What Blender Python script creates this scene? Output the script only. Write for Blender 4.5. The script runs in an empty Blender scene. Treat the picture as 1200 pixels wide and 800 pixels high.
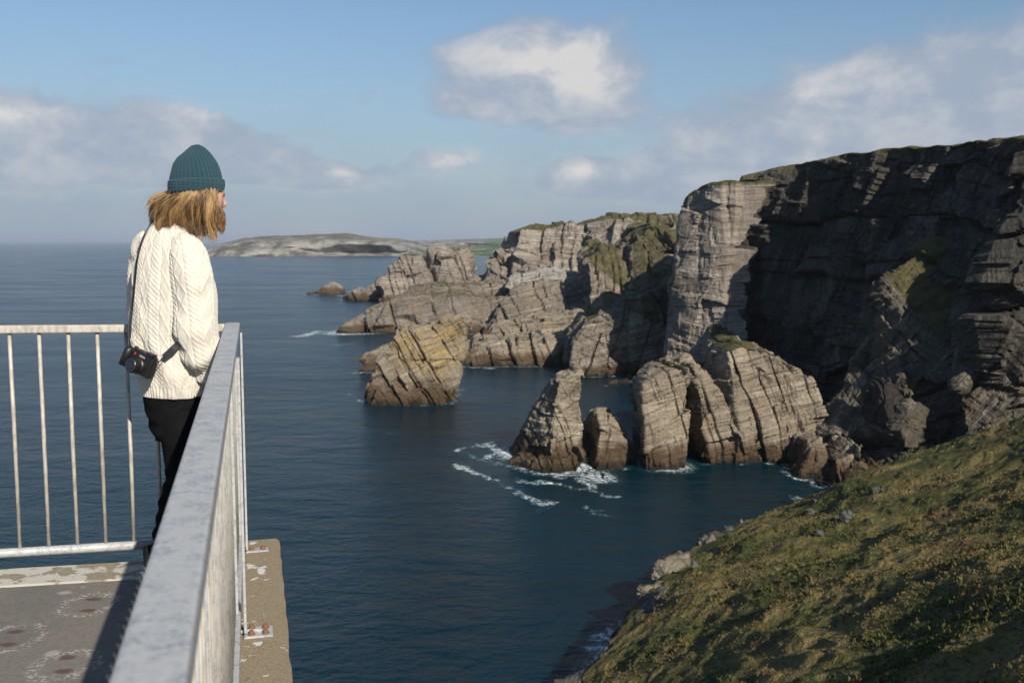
import bpy, bmesh, math, random
import numpy as np
from mathutils import Vector, Matrix, kdtree
random.seed(7); rng = np.random.default_rng(11)
R = math.radians
SC = bpy.context.scene
COL = SC.collection
F = 1167.0; PITCH = R(5.73); CT, ST = math.cos(PITCH), math.sin(PITCH)
EYE = 50.0                                  # eye height above the sea

# ------------------------------------------------------------------ camera
cd = bpy.data.cameras.new('camera'); cam = bpy.data.objects.new('view_camera', cd); COL.objects.link(cam)
cam.location = (0, 0, EYE); cam.rotation_euler = (math.pi/2-PITCH, 0, 0)
cd.sensor_width = 36; cd.lens = 35.0; cd.clip_start = 0.05; cd.clip_end = 120000
cd.dof.use_dof = True; cd.dof.focus_distance = 4.5; cd.dof.aperture_fstop = 6.5
SC.camera = cam

# ------------------------------------------------------------------ sun, sky, exposure
SUN_AZ, SUN_EL = R(150.0), R(32.0)          # azimuth clockwise from +Y
sdir = Vector((math.sin(SUN_AZ)*math.cos(SUN_EL), math.cos(SUN_AZ)*math.cos(SUN_EL), math.sin(SUN_EL)))
sl = bpy.data.lights.new('sun', 'SUN'); sl.energy = 5.0; sl.angle = R(0.53); sl.color = (1.0, 0.93, 0.82)
so = bpy.data.objects.new('sun', sl); COL.objects.link(so); so.rotation_euler = sdir.to_track_quat('Z', 'Y').to_euler()
SC.view_settings.view_transform = 'Standard'; SC.view_settings.look = 'None'
SC.view_settings.gamma = 1; SC.view_settings.use_curve_mapping = False
SC.view_settings.exposure = 0.36
SC.cycles.use_denoising = True
SC.cycles.max_bounces = 6; SC.cycles.diffuse_bounces = 2; SC.cycles.volume_bounces = 0; SC.cycles.transparent_max_bounces = 8
SKY_K = 0.072

class NT:
    """small node-tree helper"""
    def __init__(s, tree): s.t = tree; s.n = tree.nodes; s.l = tree.links
    def new(s, typ, **kw):
        n = s.n.new(typ)
        for k, v in kw.items():
            if k.startswith('i_'):
                n.inputs[k[2:].replace('_', ' ')].default_value = v
            else: setattr(n, k, v)
        return n
    def put(s, sock, v):
        if hasattr(v, 'is_output') or isinstance(v, bpy.types.NodeSocket): s.l.new(v, sock)
        elif v is not None: sock.default_value = v
    def math(s, op, a, b=None, c=None, clamp=False):
        n = s.n.new('ShaderNodeMath'); n.operation = op; n.use_clamp = clamp
        s.put(n.inputs[0], a); s.put(n.inputs[1], b)
        if c is not None: s.put(n.inputs[2], c)
        return n.outputs[0]
    def vmath(s, op, a, b=None):
        n = s.n.new('ShaderNodeVectorMath'); n.operation = op
        s.put(n.inputs[0], a); s.put(n.inputs[1], b)
        return n.outputs[0]
    def ramp(s, v, a, b, lo=0.0, hi=1.0):
        n = s.n.new('ShaderNodeMapRange'); n.interpolation_type = 'SMOOTHSTEP'
        s.put(n.inputs[0], v)
        for i, q in zip((1, 2, 3, 4), (a, b, lo, hi)): n.inputs[i].default_value = q
        return n.outputs[0]
    def mix(s, f, a, b, mode='MIX'):
        n = s.n.new('ShaderNodeMix'); n.data_type = 'RGBA'; n.blend_type = mode
        s.put(n.inputs[0], f); s.put(n.inputs[6], a); s.put(n.inputs[7], b)
        return n.outputs[2]
    def noise(s, vec, scale, detail=4, rough=0.55, dist=0.0):
        n = s.n.new('ShaderNodeTexNoise'); s.put(n.inputs['Vector'], vec)
        n.inputs['Scale'].default_value = scale; n.inputs['Detail'].default_value = detail
        n.inputs['Roughness'].default_value = rough; n.inputs['Distortion'].default_value = dist
        return n.outputs[0]
    def mapping(s, vec, scale=(1, 1, 1), rot=(0, 0, 0), loc=(0, 0, 0)):
        n = s.n.new('ShaderNodeMapping'); s.put(n.inputs[0], vec)
        n.inputs['Scale'].default_value = scale; n.inputs['Rotation'].default_value = rot; n.inputs['Location'].default_value = loc
        return n.outputs[0]
    def bump(s, h, strength, dist, normal=None):
        n = s.n.new('ShaderNodeBump'); s.put(n.inputs['Height'], h)
        n.inputs['Strength'].default_value = strength; n.inputs['Distance'].default_value = dist
        if normal is not None: s.put(n.inputs['Normal'], normal)
        return n.outputs[0]
def c4(c): return (c[0], c[1], c[2], 1.0)
def srgb(r, g, b):
    f = lambda v: ((v/255+0.055)/1.055)**2.4 if v > 10 else v/255/12.92
    return (f(r), f(g), f(b))

def pxdir(px, py):
    u = (px-600)/F; v = (400-py)/F
    return np.array([u, CT+v*ST, -ST+v*CT])
def P(px, py, d):
    """point on the sight line through a photo pixel at forward distance d"""
    k = pxdir(px, py); k = k*(d/k[1]); return (float(k[0]), float(d), float(EYE+k[2]))
def B(px, d, z=-2.5):
    """point at sea level below photo column px, forward distance d"""
    depth = d*CT+EYE*ST
    return (float((px-600)/F*depth), float(d), z)

# world: Nishita sky with broken cumulus that live at infinity (direction space)
w = bpy.data.worlds.new('World'); SC.world = w; w.use_nodes = True
t = NT(w.node_tree); t.n.clear()
sky = t.new('ShaderNodeTexSky', sky_type='NISHITA', sun_disc=False, sun_elevation=SUN_EL, sun_rotation=SUN_AZ)
sky.air_density = 1.25; sky.dust_density = 0.35; sky.ozone_density = 2.6; sky.altitude = 50
tc = t.new('ShaderNodeTexCoord'); gen = tc.outputs['Generated']
sep = t.new('ShaderNodeSeparateXYZ'); t.l.new(gen, sep.inputs[0])
az = t.math('ARCTAN2', sep.outputs[0], sep.outputs[1]); el = t.math('ARCSINE', sep.outputs[2])
nv = t.mapping(gen, scale=(1, 1, 1.55))
n1 = t.noise(nv, 9.0, 12, 0.62, 0.35); n2 = t.noise(nv, 3.4, 6, 0.55)
n3 = t.noise(t.mapping(gen, scale=(1, 1, 1.8), loc=(3, 1, 2)), 16.0, 10, 0.62, .3)
def blob(px, py, rx, ry, k, flat=0.0):
    d = pxdir(px, py); d = d/np.linalg.norm(d)
    a0 = math.atan2(d[0], d[1]); e0 = math.asin(d[2])
    dx = t.math('DIVIDE', t.math('SUBTRACT', az, a0), rx/F); dy = t.math('DIVIDE', t.math('SUBTRACT', el, e0), ry/F)
    r2 = t.math('ADD', t.math('MULTIPLY', dx, dx), t.math('MULTIPLY', dy, dy))
    return t.math('MULTIPLY', t.math('EXPONENT', t.math('MULTIPLY', r2, -1.0)), k)
CL = [(545, 90, 55, 45, .75), (640, 82, 98, 52, 1.5), (700, 90, 50, 42, .8), (610, 125, 130, 30, .5),
      (205, 150, 70, 32, 1.15), (270, 178, 80, 32, 1.0), (130, 195, 150, 32, .9), (20, 170, 110, 48, 1.05), (20, 135, 55, 16, .8), (330, 205, 110, 24, .6),
      (525, 190, 62, 24, 1.0), (410, 207, 70, 20, .7), (690, 205, 60, 22, 1.0), (760, 215, 130, 36, .9), (600, 225, 160, 24, .4),
      (860, 160, 95, 60, 1.0), (940, 150, 52, 38, 1.1), (985, 180, 80, 50, .8), (1100, 105, 115, 60, 1.2), (1200, 95, 100, 70, 1.0), (1060, 165, 160, 40, .9),
      (380, 110, 60, 22, .4), (100, 60, 60, 20, .3), (-150, 150, 120, 50, .8), (1400, 120, 140, 60, .9), (-500, 60, 240, 80, .9), (1750, 40, 240, 90, .9)]
tot = None
for c in CL:
    b = blob(*c); tot = b if tot is None else t.math('ADD', tot, b)
back = t.math('MULTIPLY', t.ramp(t.math('ABSOLUTE', az), 0.9, 1.5), t.math('MULTIPLY', t.ramp(n2, .5, .75), .35))
tot = t.math('ADD', tot, back)
lowband = t.math('MULTIPLY', t.math('EXPONENT', t.math('MULTIPLY', t.math('MULTIPLY', el, el), -45.0)), 0.92)
den = t.math('ADD', tot, t.math('ADD', t.math('MULTIPLY', t.math('SUBTRACT', n1, .5), 2.3), t.math('MULTIPLY', t.math('SUBTRACT', n2, .5), 1.2)))
den = t.math('SUBTRACT', den, t.ramp(el, .20, .32, 0, .25))
mask = t.math('MULTIPLY', t.ramp(den, 0.15, 1.10), 0.94)
mask = t.math('MAXIMUM', mask, t.math('MULTIPLY', lowband, t.ramp(n2, .3, .7, .8, 1.0)))
litn = t.ramp(t.math('ADD', t.math('MULTIPLY', n3, .9), t.math('MULTIPLY', n1, .5)), .55, .90)
core = t.ramp(den, 0.4, 1.3)
def skc(r, g, b): q = srgb(r, g, b); return (q[0]/SKY_K, q[1]/SKY_K, q[2]/SKY_K, 1)
grey = skc(131, 146, 167); white = skc(194, 192, 191)
lit = t.math('MULTIPLY', t.math('MULTIPLY', core, t.math('ADD', t.math('MULTIPLY', litn, .75), .22)), t.ramp(el, -.0, .12, .45, 1.0))
bright = None
for c in [(215, 128, 45, 13, .8), (20, 134, 45, 8, .7), (535, 190, 26, 16, .9), (692, 200, 42, 10, .75), (945, 142, 26, 26, 1.1), (955, 170, 14, 18, .5), (640, 66, 80, 30, .75), (408, 205, 20, 7, .6), (690, 80, 45, 40, .5), (1040, 90, 70, 20, .3)]:
    b = blob(*c); bright = b if bright is None else t.math('ADD', bright, b)
lit = t.math('ADD', t.math('MULTIPLY', lit, .62), t.math('MULTIPLY', bright, t.math('MULTIPLY', t.ramp(den, .35, 1.0), t.math('MULTIPLY', t.ramp(n1, .38, .60, .3, 1.0), t.ramp(n3, .36, .60, .45, 1.0)))), clamp=True)
ccol = t.mix(lit, grey, white)
skyc = t.mix(1.0, sky.outputs[0], (.84, .93, 1.05, 1), 'MULTIPLY')
final = t.mix(mask, skyc, ccol)
bg = t.new('ShaderNodeBackground'); t.l.new(final, bg.inputs[0]); bg.inputs[1].default_value = SKY_K
wo = t.new('ShaderNodeOutputWorld'); t.l.new(bg.outputs[0], wo.inputs[0])

# ------------------------------------------------------------------ helpers
def mat(name, color=(.5, .5, .5), rough=.6, metal=0.0, spec=0.5, **kw):
    m = bpy.data.materials.new(name); m.use_nodes = True
    b = m.node_tree.nodes['Principled BSDF']
    b.inputs['Base Color'].default_value = c4(color); b.inputs['Roughness'].default_value = rough
    b.inputs['Metallic'].default_value = metal; b.inputs['Specular IOR Level'].default_value = spec
    return m
def bsdf(m): return m.node_tree.nodes['Principled BSDF']
def tag(o, label=None, cat=None, group=None, kind=None):
    if label: o['label'] = label
    if cat: o['category'] = cat
    if group: o['group'] = group
    if kind: o['kind'] = kind
    return o
def empty(name, loc, rz=0.0):
    o = bpy.data.objects.new(name, None); COL.objects.link(o); o.location = loc; o.rotation_euler = (0, 0, rz)
    o.empty_display_size = .2; return o
def mesh_obj(name, V, Fc, m, parent=None, origin=None, smooth=False):
    V = np.asarray(V, dtype=float)
    o0 = np.array(origin if origin is not None else (parent.location if parent else (0, 0, 0)))
    me = bpy.data.meshes.new(name)
    me.from_pydata([tuple(v) for v in (V-o0)], [], [tuple(int(i) for i in f) for f in Fc])
    me.update()
    if smooth: me.polygons.foreach_set('use_smooth', [True]*len(me.polygons))
    me.materials.append(m)
    o = bpy.data.objects.new(name, me); COL.objects.link(o)
    if parent:
        o.parent = parent                    # parent Empties are never rotated before children are built
    else: o.location = tuple(o0)
    return o
def set_attr(o, name, arr):
    a = o.data.attributes.new(name, 'FLOAT', 'POINT'); a.data.foreach_set('value', np.asarray(arr, dtype=np.float32))

class MB:
    """collects shapes into one mesh"""
    def __init__(s): s.V = []; s.F = []
    def add(s, V, Fc):
        k = len(s.V); s.V += [tuple(v) for v in V]; s.F += [tuple(i+k for i in f) for f in Fc]; return s
    def box(s, c, size, M=None, bev=0.0):
        bm = bmesh.new(); bmesh.ops.create_cube(bm, size=1)
        for v in bm.verts: v.co = Vector((v.co.x*size[0], v.co.y*size[1], v.co.z*size[2]))
        if bev: bmesh.ops.bevel(bm, geom=list(bm.edges), offset=bev, segments=2, affect='EDGES', profile=.6)
        M = M if M is not None else Matrix.Identity(3)
        V = [M @ v.co+Vector(c) for v in bm.verts]; bm.verts.index_update()
        Fc = [[v.index for v in f.verts] for f in bm.faces]; bm.free(); return s.add(V, Fc)
    def tube(s, pts, rad, n=8, cap=True, flat=1.0):
        pts = [Vector(p) for p in pts]; rad = rad if hasattr(rad, '__len__') else [rad]*len(pts)
        V = []; Fc = []; up = None
        for i, p in enumerate(pts):
            d = (pts[min(i+1, len(pts)-1)]-pts[max(i-1, 0)]).normalized()
            if up is None: up = Vector((0, 0, 1)) if abs(d.z) < .9 else Vector((0, 1, 0))
            a = d.cross(up).normalized(); b = a.cross(d).normalized(); up = b
            for k in range(n):
                th = 2*math.pi*k/n; V.append(p+a*(rad[i]*math.cos(th))+b*(rad[i]*flat*math.sin(th)))
        for i in range(len(pts)-1):
            for k in range(n): Fc.append((i*n+k, i*n+(k+1) % n, (i+1)*n+(k+1) % n, (i+1)*n+k))
        if cap: Fc.append(tuple(range(n))[::-1]); Fc.append(tuple((len(pts)-1)*n+k for k in range(n)))
        return s.add(V, Fc)
    def build(s, name, m, parent=None, origin=None, smooth=False): return mesh_obj(name, s.V, s.F, m, parent, origin, smooth)

# ---- numpy noise
def h3(i, j, k, seed=0):
    n = (i.astype(np.int64)*374761393+j.astype(np.int64)*668265263+k.astype(np.int64)*2147483647+seed*1274126177) & 0xffffffff
    n = ((n ^ (n >> 13))*1274126177) & 0xffffffff; n = ((n ^ (n >> 15))*2246822519) & 0xffffffff
    return ((n ^ (n >> 16)) & 0xffffff)/float(0xffffff)
def vn(Pn, seed=0):
    i = np.floor(Pn); f = Pn-i; f = f*f*f*(f*(f*6-15)+10); i = i.astype(np.int64); r = 0
    for a in (0, 1):
        for b in (0, 1):
            for c in (0, 1):
                wgt = (f[:, 0] if a else 1-f[:, 0])*(f[:, 1] if b else 1-f[:, 1])*(f[:, 2] if c else 1-f[:, 2])
                r = r+wgt*h3(i[:, 0]+a, i[:, 1]+b, i[:, 2]+c, seed)
    return r*2-1
def fbm(Pn, octv=4, seed=0, gain=.5):
    r = 0; a = 1.0; q = Pn.copy()
    for o in range(octv): r = r+a*vn(q, seed+o); q = q*2.03+17.1; a *= gain
    return r
def sstep(x, a, b):
    q = np.clip((x-a)/(b-a), 0, 1); return q*q*(3-2*q)

# ------------------------------------------------------------------ rock: shape
def rot_frame(rx, ry, rz):
    return np.array(Matrix.Rotation(rz, 3, 'Z') @ Matrix.Rotation(ry, 3, 'Y') @ Matrix.Rotation(rx, 3, 'X'))
def rock_disp(V, N, fr, sc=1.0, amp=1.0, seed=0, crack=1.0, lev=3, bed=1.0):
    """jointed, bedded rock: blocks between joint planes, bedding ledges, open cracks"""
    wv = np.stack([fbm(V/(16*sc), 3, seed+50+i) for i in range(3)], 1)*.9*sc
    wv += np.stack([fbm(V/(4*sc), 2, seed+60+i) for i in range(3)], 1)*.14*sc
    Q = (V+wv) @ fr
    Q[:, 2] += 5.0*sc*vn(V/(26*sc), seed+70)
    d = np.zeros(len(V))
    for li, (sa, sb, szz, am, ck) in enumerate([(8, 9, 17, 1.25, 1.7), (3.4, 4.6, 6, .42, .8), (1.5, 1.9, 2.0, .16, .25)][:lev]):
        qa, qb, qc = Q[:, 0]/(sa*sc), Q[:, 1]/(sb*sc), Q[:, 2]/(szz*sc)
        qa = qa+.9*vn(np.stack([qa*.6, qb*0, qb*0], 1), seed+3)                # uneven joint spacing
        qc = qc+h3(np.floor(qa).astype(int), np.floor(qb).astype(int), np.zeros(len(V), int), seed+li)
        ia, ib, ic = np.floor(qa).astype(int), np.floor(qb).astype(int), np.floor(qc).astype(int)
        d += am*sc*amp*((h3(ia, ib, ic, seed+10*li)*2-1)*.75+(h3(ia, ib*0, ib*0, seed+10*li+4)*2-1)*(.75, .9, 0)[li])
        fa = qa-ia; t1 = h3(ia, ib, ic, seed+31+li)-.5; t2 = h3(ia, ib, ic, seed+41+li)-.5
        d += am*sc*amp*(2.6 if li == 0 else 1.6)*((fa-.5)*t1*2+(qc-ic-.5)*t2*2.6)   # every block face leans its own way
        e = np.minimum(fa, 1-fa)*sa*sc; hh = h3(np.where(fa > .5, ia+1, ia), ic*(li > 1), ib*0, seed+77+li); th = (.35, .62, .80)[li]
        d -= np.where(hh > th, ck*sc*crack*(hh-th)/(1-th)*1.6*np.exp(-(e/(.24*sc))**2), 0)
    # bedding: uneven beds, hard ones stand proud, partings are open
    msk = sstep(vn(V/(12*sc), seed+34), -.5, .3)*.8+.2
    for (th_, am, ck, sd2) in ((3.3, 1.15, .50, 5), (1.0, .34, .12, 6)):
        bq = Q[:, 2]/(th_*sc); bq = bq+.9*vn(np.stack([bq*.8, bq*0, bq*0], 1), seed+sd2+9); bi = np.floor(bq).astype(int); fb = bq-bi
        col_ = np.floor(Q[:, 0]/(9*sc)).astype(int)
        d += (h3(bi, col_*(sd2 == 6), bi*0, seed+sd2)-.5)*am*sc*bed*msk+(fb-.5)*am*.35*sc*bed*msk
        e = np.minimum(fb, 1-fb)*th_*sc; hh = h3(np.where(fb > .5, bi+1, bi), col_*0, bi*0, seed+88+sd2)
        d -= np.where(hh > .55, ck*sc*bed*np.exp(-(e/(.16*sc))**2), 0)
    d += fbm(V/(1.6*sc), 3, seed+90)*.15*sc*amp
    d += fbm(V/(16*sc), 2, seed+95)*.4*sc*amp
    return d
def hulls_to_mesh(hulls, voxel):
    bm = bmesh.new()
    for pts in hulls:
        b2 = bmesh.new()
        for p in pts: b2.verts.new(p)
        r = bmesh.ops.convex_hull(b2, input=list(b2.verts))
        dele = [g for g in r['geom_interior']+r['geom_unused'] if isinstance(g, bmesh.types.BMVert)]
        if dele: bmesh.ops.delete(b2, geom=list(set(dele)), context='VERTS')
        tmp = bpy.data.meshes.new('tmp'); b2.to_mesh(tmp); b2.free(); bm.from_mesh(tmp); bpy.data.meshes.remove(tmp)
    bmesh.ops.recalc_face_normals(bm, faces=list(bm.faces))
    me = bpy.data.meshes.new('hulltmp'); bm.to_mesh(me); bm.free()
    o = bpy.data.objects.new('hulltmp', me); COL.objects.link(o)
    md = o.modifiers.new('r', 'REMESH'); md.mode = 'VOXEL'; md.voxel_size = voxel
    dg = bpy.context.evaluated_depsgraph_get(); dg.update()
    ev = o.evaluated_get(dg); m2 = bpy.data.meshes.new_from_object(ev)
    bpy.data.objects.remove(o); bpy.data.meshes.remove(me)
    return m2
ROCKBASE = []                                # waterline vertices, for the foam
def mesh_np(me):
    n = len(me.vertices); V = np.empty(n*3); me.vertices.foreach_get('co', V); V = V.reshape(-1, 3)
    N = np.empty(n*3); me.vertices.foreach_get('normal', N); return V, N.reshape(-1, 3)
def rock_obj(name, hulls, m, voxel=.5, fr=(0, 0, 0), sc=1.0, amp=1.0, seed=0, crack=1.0, grass=(.62, .85, 9.0), lev=3, gmul=1.0, bed=.7):
    me = hulls_to_mesh(hulls, voxel); V, N = mesh_np(me)
    g = sstep(N[:, 2], grass[0], grass[1])*sstep(V[:, 2]+fbm(V/6, 2, 3)*3, grass[2]-2, grass[2]+3)*gmul
    d = rock_disp(V, N, rot_frame(*fr), sc, amp, seed, crack, lev, bed)*(1-.55*g)
    Nn = N+np.stack([fbm(V/(5*sc), 2, seed+i) for i in range(3)], 1)*.15
    V = V+Nn*d[:, None]
    c = np.array([V[:, 0].mean(), V[:, 1].mean(), 0.0])
    ROCKBASE.append(V[np.abs(V[:, 2]) < .8*max(1, voxel)][:, :2])
    me.vertices.foreach_set('co', (V-c).ravel()); me.update(); me.name = name
    me.materials.clear(); me.materials.append(m)
    o = bpy.data.objects.new(name, me); COL.objects.link(o); o.location = tuple(c); set_attr(o, 'grass', g)
    return o

# ------------------------------------------------------------------ rock: material
def rock_mat(name, dark, mid, light, rot=(0, 0, 0), grassc=((.05, .050, .020), (.115, .095, .042)), scale=1.0, tide=5.0, lichen=None, bumpd=.25):
    m = mat(name, mid, .9, 0, .2); n = NT(m.node_tree); b = bsdf(m)
    g = n.new('ShaderNodeNewGeometry'); pos = g.outputs['Position']
    sp = n.new('ShaderNodeSeparateXYZ'); n.l.new(pos, sp.inputs[0]); z = sp.outputs[2]
    wz = n.mapping(pos, rot=rot)
    warp = n.noise(pos, .07/scale, 3)
    wz2 = n.vmath('ADD', wz, n.vmath('SCALE', n.n[-1].outputs[0])) if False else wz
    bedv = n.mapping(wz2, scale=(.05/scale, .05/scale, 1.1/scale))
    bed = n.noise(bedv, 1.0, 6, .65, .35)
    bedf = n.noise(n.mapping(wz2, scale=(.12/scale, .12/scale, 4.0/scale)), 1.0, 4, .6, .3)
    jnt = n.noise(n.mapping(wz2, scale=(.9/scale, .9/scale, .06/scale)), 1.0, 5, .65, .3)
    pat = n.noise(pos, .09/scale, 5, .6); fine = n.noise(pos, 1.7/scale, 5, .7)
    v = n.math('ADD', n.math('MULTIPLY', bed, .45), n.math('ADD', n.math('MULTIPLY', bedf, .2), n.math('ADD', n.math('MULTIPLY', jnt, .2), n.math('MULTIPLY', pat, .35))))
    v = n.math('ADD', v, n.math('MULTIPLY', n.math('SUBTRACT', fine, .5), .35))
    col = n.mix(n.ramp(v, .40, .60), c4(dark), c4(mid)); col = n.mix(n.ramp(v, .58, .80), col, c4(light))
    col = n.mix(n.ramp(bedf, .34, .44, .75, 0), col, c4([q*.7 for q in dark]))
    col = n.mix(n.ramp(bed, .60, .72, 0, .6), col, c4([min(1, q*1.15) for q in light]))
    # rusty / mauve staining
    col = n.mix(n.math('MULTIPLY', n.ramp(n.noise(pos, .16/scale, 4, .6), .52, .72), .5), col, (mid[0]*1.05, mid[1]*.86, mid[2]*.72, 1))
    if lichen:
        lc, lx, lr, amt = lichen
        dd = n.vmath('DISTANCE', pos, tuple(lx)); dd = n.n[-1].outputs['Value']
        lm = n.math('MULTIPLY', n.ramp(dd, lr*.4, lr, 1, 0), n.ramp(n.noise(pos, .5, 5, .7), .44, .56))
        col = n.mix(n.math('MULTIPLY', lm, amt), col, c4(lc))
    # tidal zone: ochre weed band, then dark wet rock
    zn = n.math('ADD', z, n.math('MULTIPLY', n.math('SUBTRACT', n.noise(n.mapping(pos, scale=(1, 1, .2)), .3/scale, 4), .5), tide*1.1))
    weed = n.mix(fine, (.028, .018, .010, 1), (.10, .060, .027, 1))
    col = n.mix(n.ramp(zn, tide*.55, tide*1.15, .88, 0), col, weed)
    col = n.mix(n.ramp(zn, .2, tide*.36, .85, 0), col, (.014, .012, .010, 1))
    at = n.new('ShaderNodeAttribute', attribute_name='grass'); ga = at.outputs['Fac']
    gm = n.ramp(n.math('ADD', ga, n.math('MULTIPLY', n.math('SUBTRACT', n.noise(pos, .45/scale, 5, .7), .5), 1.1)), .35, .6)
    gcol = n.mix(n.ramp(n.noise(pos, .25, 5, .7), .35, .65), c4(grassc[0]), c4(grassc[1]))
    col = n.mix(gm, col, gcol)
    n.put(b.inputs['Base Color'], col)
    hgt = n.math('ADD', n.math('MULTIPLY', bedf, .8), n.math('ADD', n.math('MULTIPLY', fine, .9), n.math('ADD', n.math('MULTIPLY', jnt, .9), n.math('MULTIPLY', bed, 1.0))))
    n.put(b.inputs['Normal'], n.bump(hgt, .9, bumpd*scale*2.2))
    n.put(b.inputs['Roughness'], n.ramp(zn, 0, tide*.5, .45, .9))
    return m
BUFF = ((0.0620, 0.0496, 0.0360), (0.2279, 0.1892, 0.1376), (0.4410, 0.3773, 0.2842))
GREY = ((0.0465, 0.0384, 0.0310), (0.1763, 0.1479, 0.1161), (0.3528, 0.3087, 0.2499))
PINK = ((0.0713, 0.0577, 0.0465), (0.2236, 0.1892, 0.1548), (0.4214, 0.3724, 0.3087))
DARK = ((.022, .020, .017), (.062, .055, .045), (.19, .165, .13))  # albedos lowered to put the great cliff's shade into its colour
m_near = rock_mat('rock_near', *BUFF, rot=(R(8), R(13), 0), scale=.9, tide=5.5)
m_spire = rock_mat('rock_spire', *BUFF, rot=(R(5), R(-6), 0), scale=.8, tide=6.5)
m_mid = rock_mat('rock_mid', *GREY, rot=(R(5), R(14), 0), scale=1.6, tide=4.5)
m_shelf = rock_mat('rock_shelf', *BUFF, rot=(R(6), R(4), 0), scale=1.6, tide=6)
m_far = rock_mat('rock_far', *PINK, rot=(R(5), R(-5), 0), scale=2.6, tide=7)
m_stack = rock_mat('rock_stack', *BUFF, rot=(R(12), R(28), 0), scale=1.2, tide=6.5, lichen=((.36, .24, .05), P(502, 393, 312), 17, .6))
m_cliff_shade = rock_mat('rock_cliff_shade', *DARK, rot=(R(4), R(70), R(15)), scale=1.6, tide=5)
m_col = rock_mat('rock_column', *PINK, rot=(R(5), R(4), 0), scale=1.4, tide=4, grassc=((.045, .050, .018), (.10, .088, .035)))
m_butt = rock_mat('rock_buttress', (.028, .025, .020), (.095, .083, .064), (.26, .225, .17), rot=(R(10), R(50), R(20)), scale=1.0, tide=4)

# ------------------------------------------------------------------ rocks of the photograph
def face(front, back=20, shrink=.85, dz=0.0):
    """hull points: front outline plus the same outline pushed back and drawn in"""
    f = [Vector(p) for p in front]; c = sum(f, Vector())/len(f)
    return [tuple(p) for p in f]+[(c.x+(p.x-c.x)*shrink, p.y+back, p.z+dz if p.z > 0 else p.z) for p in f]

S_near = rock_obj('coastal_rock', [
    face([B(757, 214), B(809, 216), P(758, 500, 216), P(754, 452, 218), P(776, 437, 221), P(808, 431, 223), P(809, 520, 219)], 24)+[B(741, 238), P(744, 470, 238)],
    face([B(814, 236), B(827, 220), B(868, 223), P(797, 431, 234), P(812, 428, 230), P(818, 450, 226), P(846, 462, 226), P(866, 500, 223)], 20),
    face([B(860, 221), B(962, 223), P(833, 452, 233), P(851, 412, 229), P(868, 406, 229), P(888, 408, 230), P(893, 440, 226), P(868, 500, 221), P(930, 500, 222)], 26),
    face([B(900, 222), B(978, 224), P(893, 412, 230), P(918, 424, 228), P(926, 436, 228), P(936, 500, 223)], 26),
    face([B(920, 222), B(985, 224), P(918, 440, 230), P(930, 430, 229), P(952, 444, 228), P(964, 490, 226), P(985, 530, 225)], 26),
    face([B(770, 232), B(985, 232), P(800, 470, 232), P(900, 440, 236), P(980, 500, 232)], 26)],
    m_near, .24, (R(-8), R(-13), R(8)), .85, .56, 3, 1.8, (.62, .85, 21))
tag(S_near, kind='structure')
S_near.name = 'slab_cliff'
o = rock_obj('sea_stack', [
    face([B(646, 216), B(682, 219), P(655, 446, 220), P(668, 437, 221), P(679, 441, 222), P(682, 485, 220), P(645, 500, 218)], 11),
    face([B(590, 232), B(648, 213), P(602, 527, 231), P(622, 497, 227), P(641, 466, 224), P(652, 452, 223), P(650, 520, 214)], 10),
    face([B(586, 222), B(640, 211), B(683, 213), P(600, 541, 220), P(650, 533, 212), P(680, 533, 214)], 9)],
    m_spire, .2, (R(4), R(-20), R(10)), .6, .7, 21, 1.2, (.9, .99, 90))
tag(o, 'narrow pointed rock spire with pale upright face and brown foot in the foaming sea', 'sea stack')
o = rock_obj('sea_stack', [
    face([B(683, 236), B(697, 217), B(747, 222), P(684, 500, 236), P(700, 484, 224), P(704, 500, 219), P(717, 486, 225), P(735, 508, 224), P(746, 535, 222)], 9),
    face([B(692, 214), B(742, 216), P(702, 543, 215), P(730, 543, 217)], 8)],
    m_spire, .22, (R(4), R(10), R(10)), .6, .6, 23, 1.2, (.9, .99, 90))
tag(o, 'squat brown rock stack between the narrow spire and the tall layered cliff', 'sea stack')
o = rock_obj('sea_rock', [face([B(689, 205), B(722, 206), P(697, 561, 206), P(712, 562, 207)], 6)], m_spire, .3, (0, 0, 0), .5, .5, 25, .5, (.9, .99, 90))
tag(o, 'low wet rock awash in white foam just in front of the squat stack', 'rock')
o = rock_obj('sea_rock', [face([B(938, 207), B(985, 204), P(952, 524, 211), P(968, 520, 212), P(985, 540, 208)], 12)], m_spire, .32, (0, 0, 0), .7, .8, 27, .8, (.9, .99, 90))
tag(o, 'grey and brown boulder rock at the right foot of the layered cliff', 'rock')
o = rock_obj('sea_rock', [face([B(968, 200), B(1008, 196), P(980, 537, 204), P(1000, 528, 205), P(1012, 520, 205)], 14)], m_spire, .34, (0, 0, 0), .8, .9, 29, .8, (.9, .99, 90))
tag(o, 'dark brown rock half hidden behind the grassy hillside edge', 'rock')
o = rock_obj('sea_rock', [face([B(706, 342), B(748, 342), P(716, 452, 345), P(740, 450, 346)], 12)], m_mid, .6, (0, 0, 0), 1, .6, 31, .6, (.9, .99, 90))
tag(o, 'low brown skerry in the dark inlet behind the stacks', 'rock')

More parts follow.
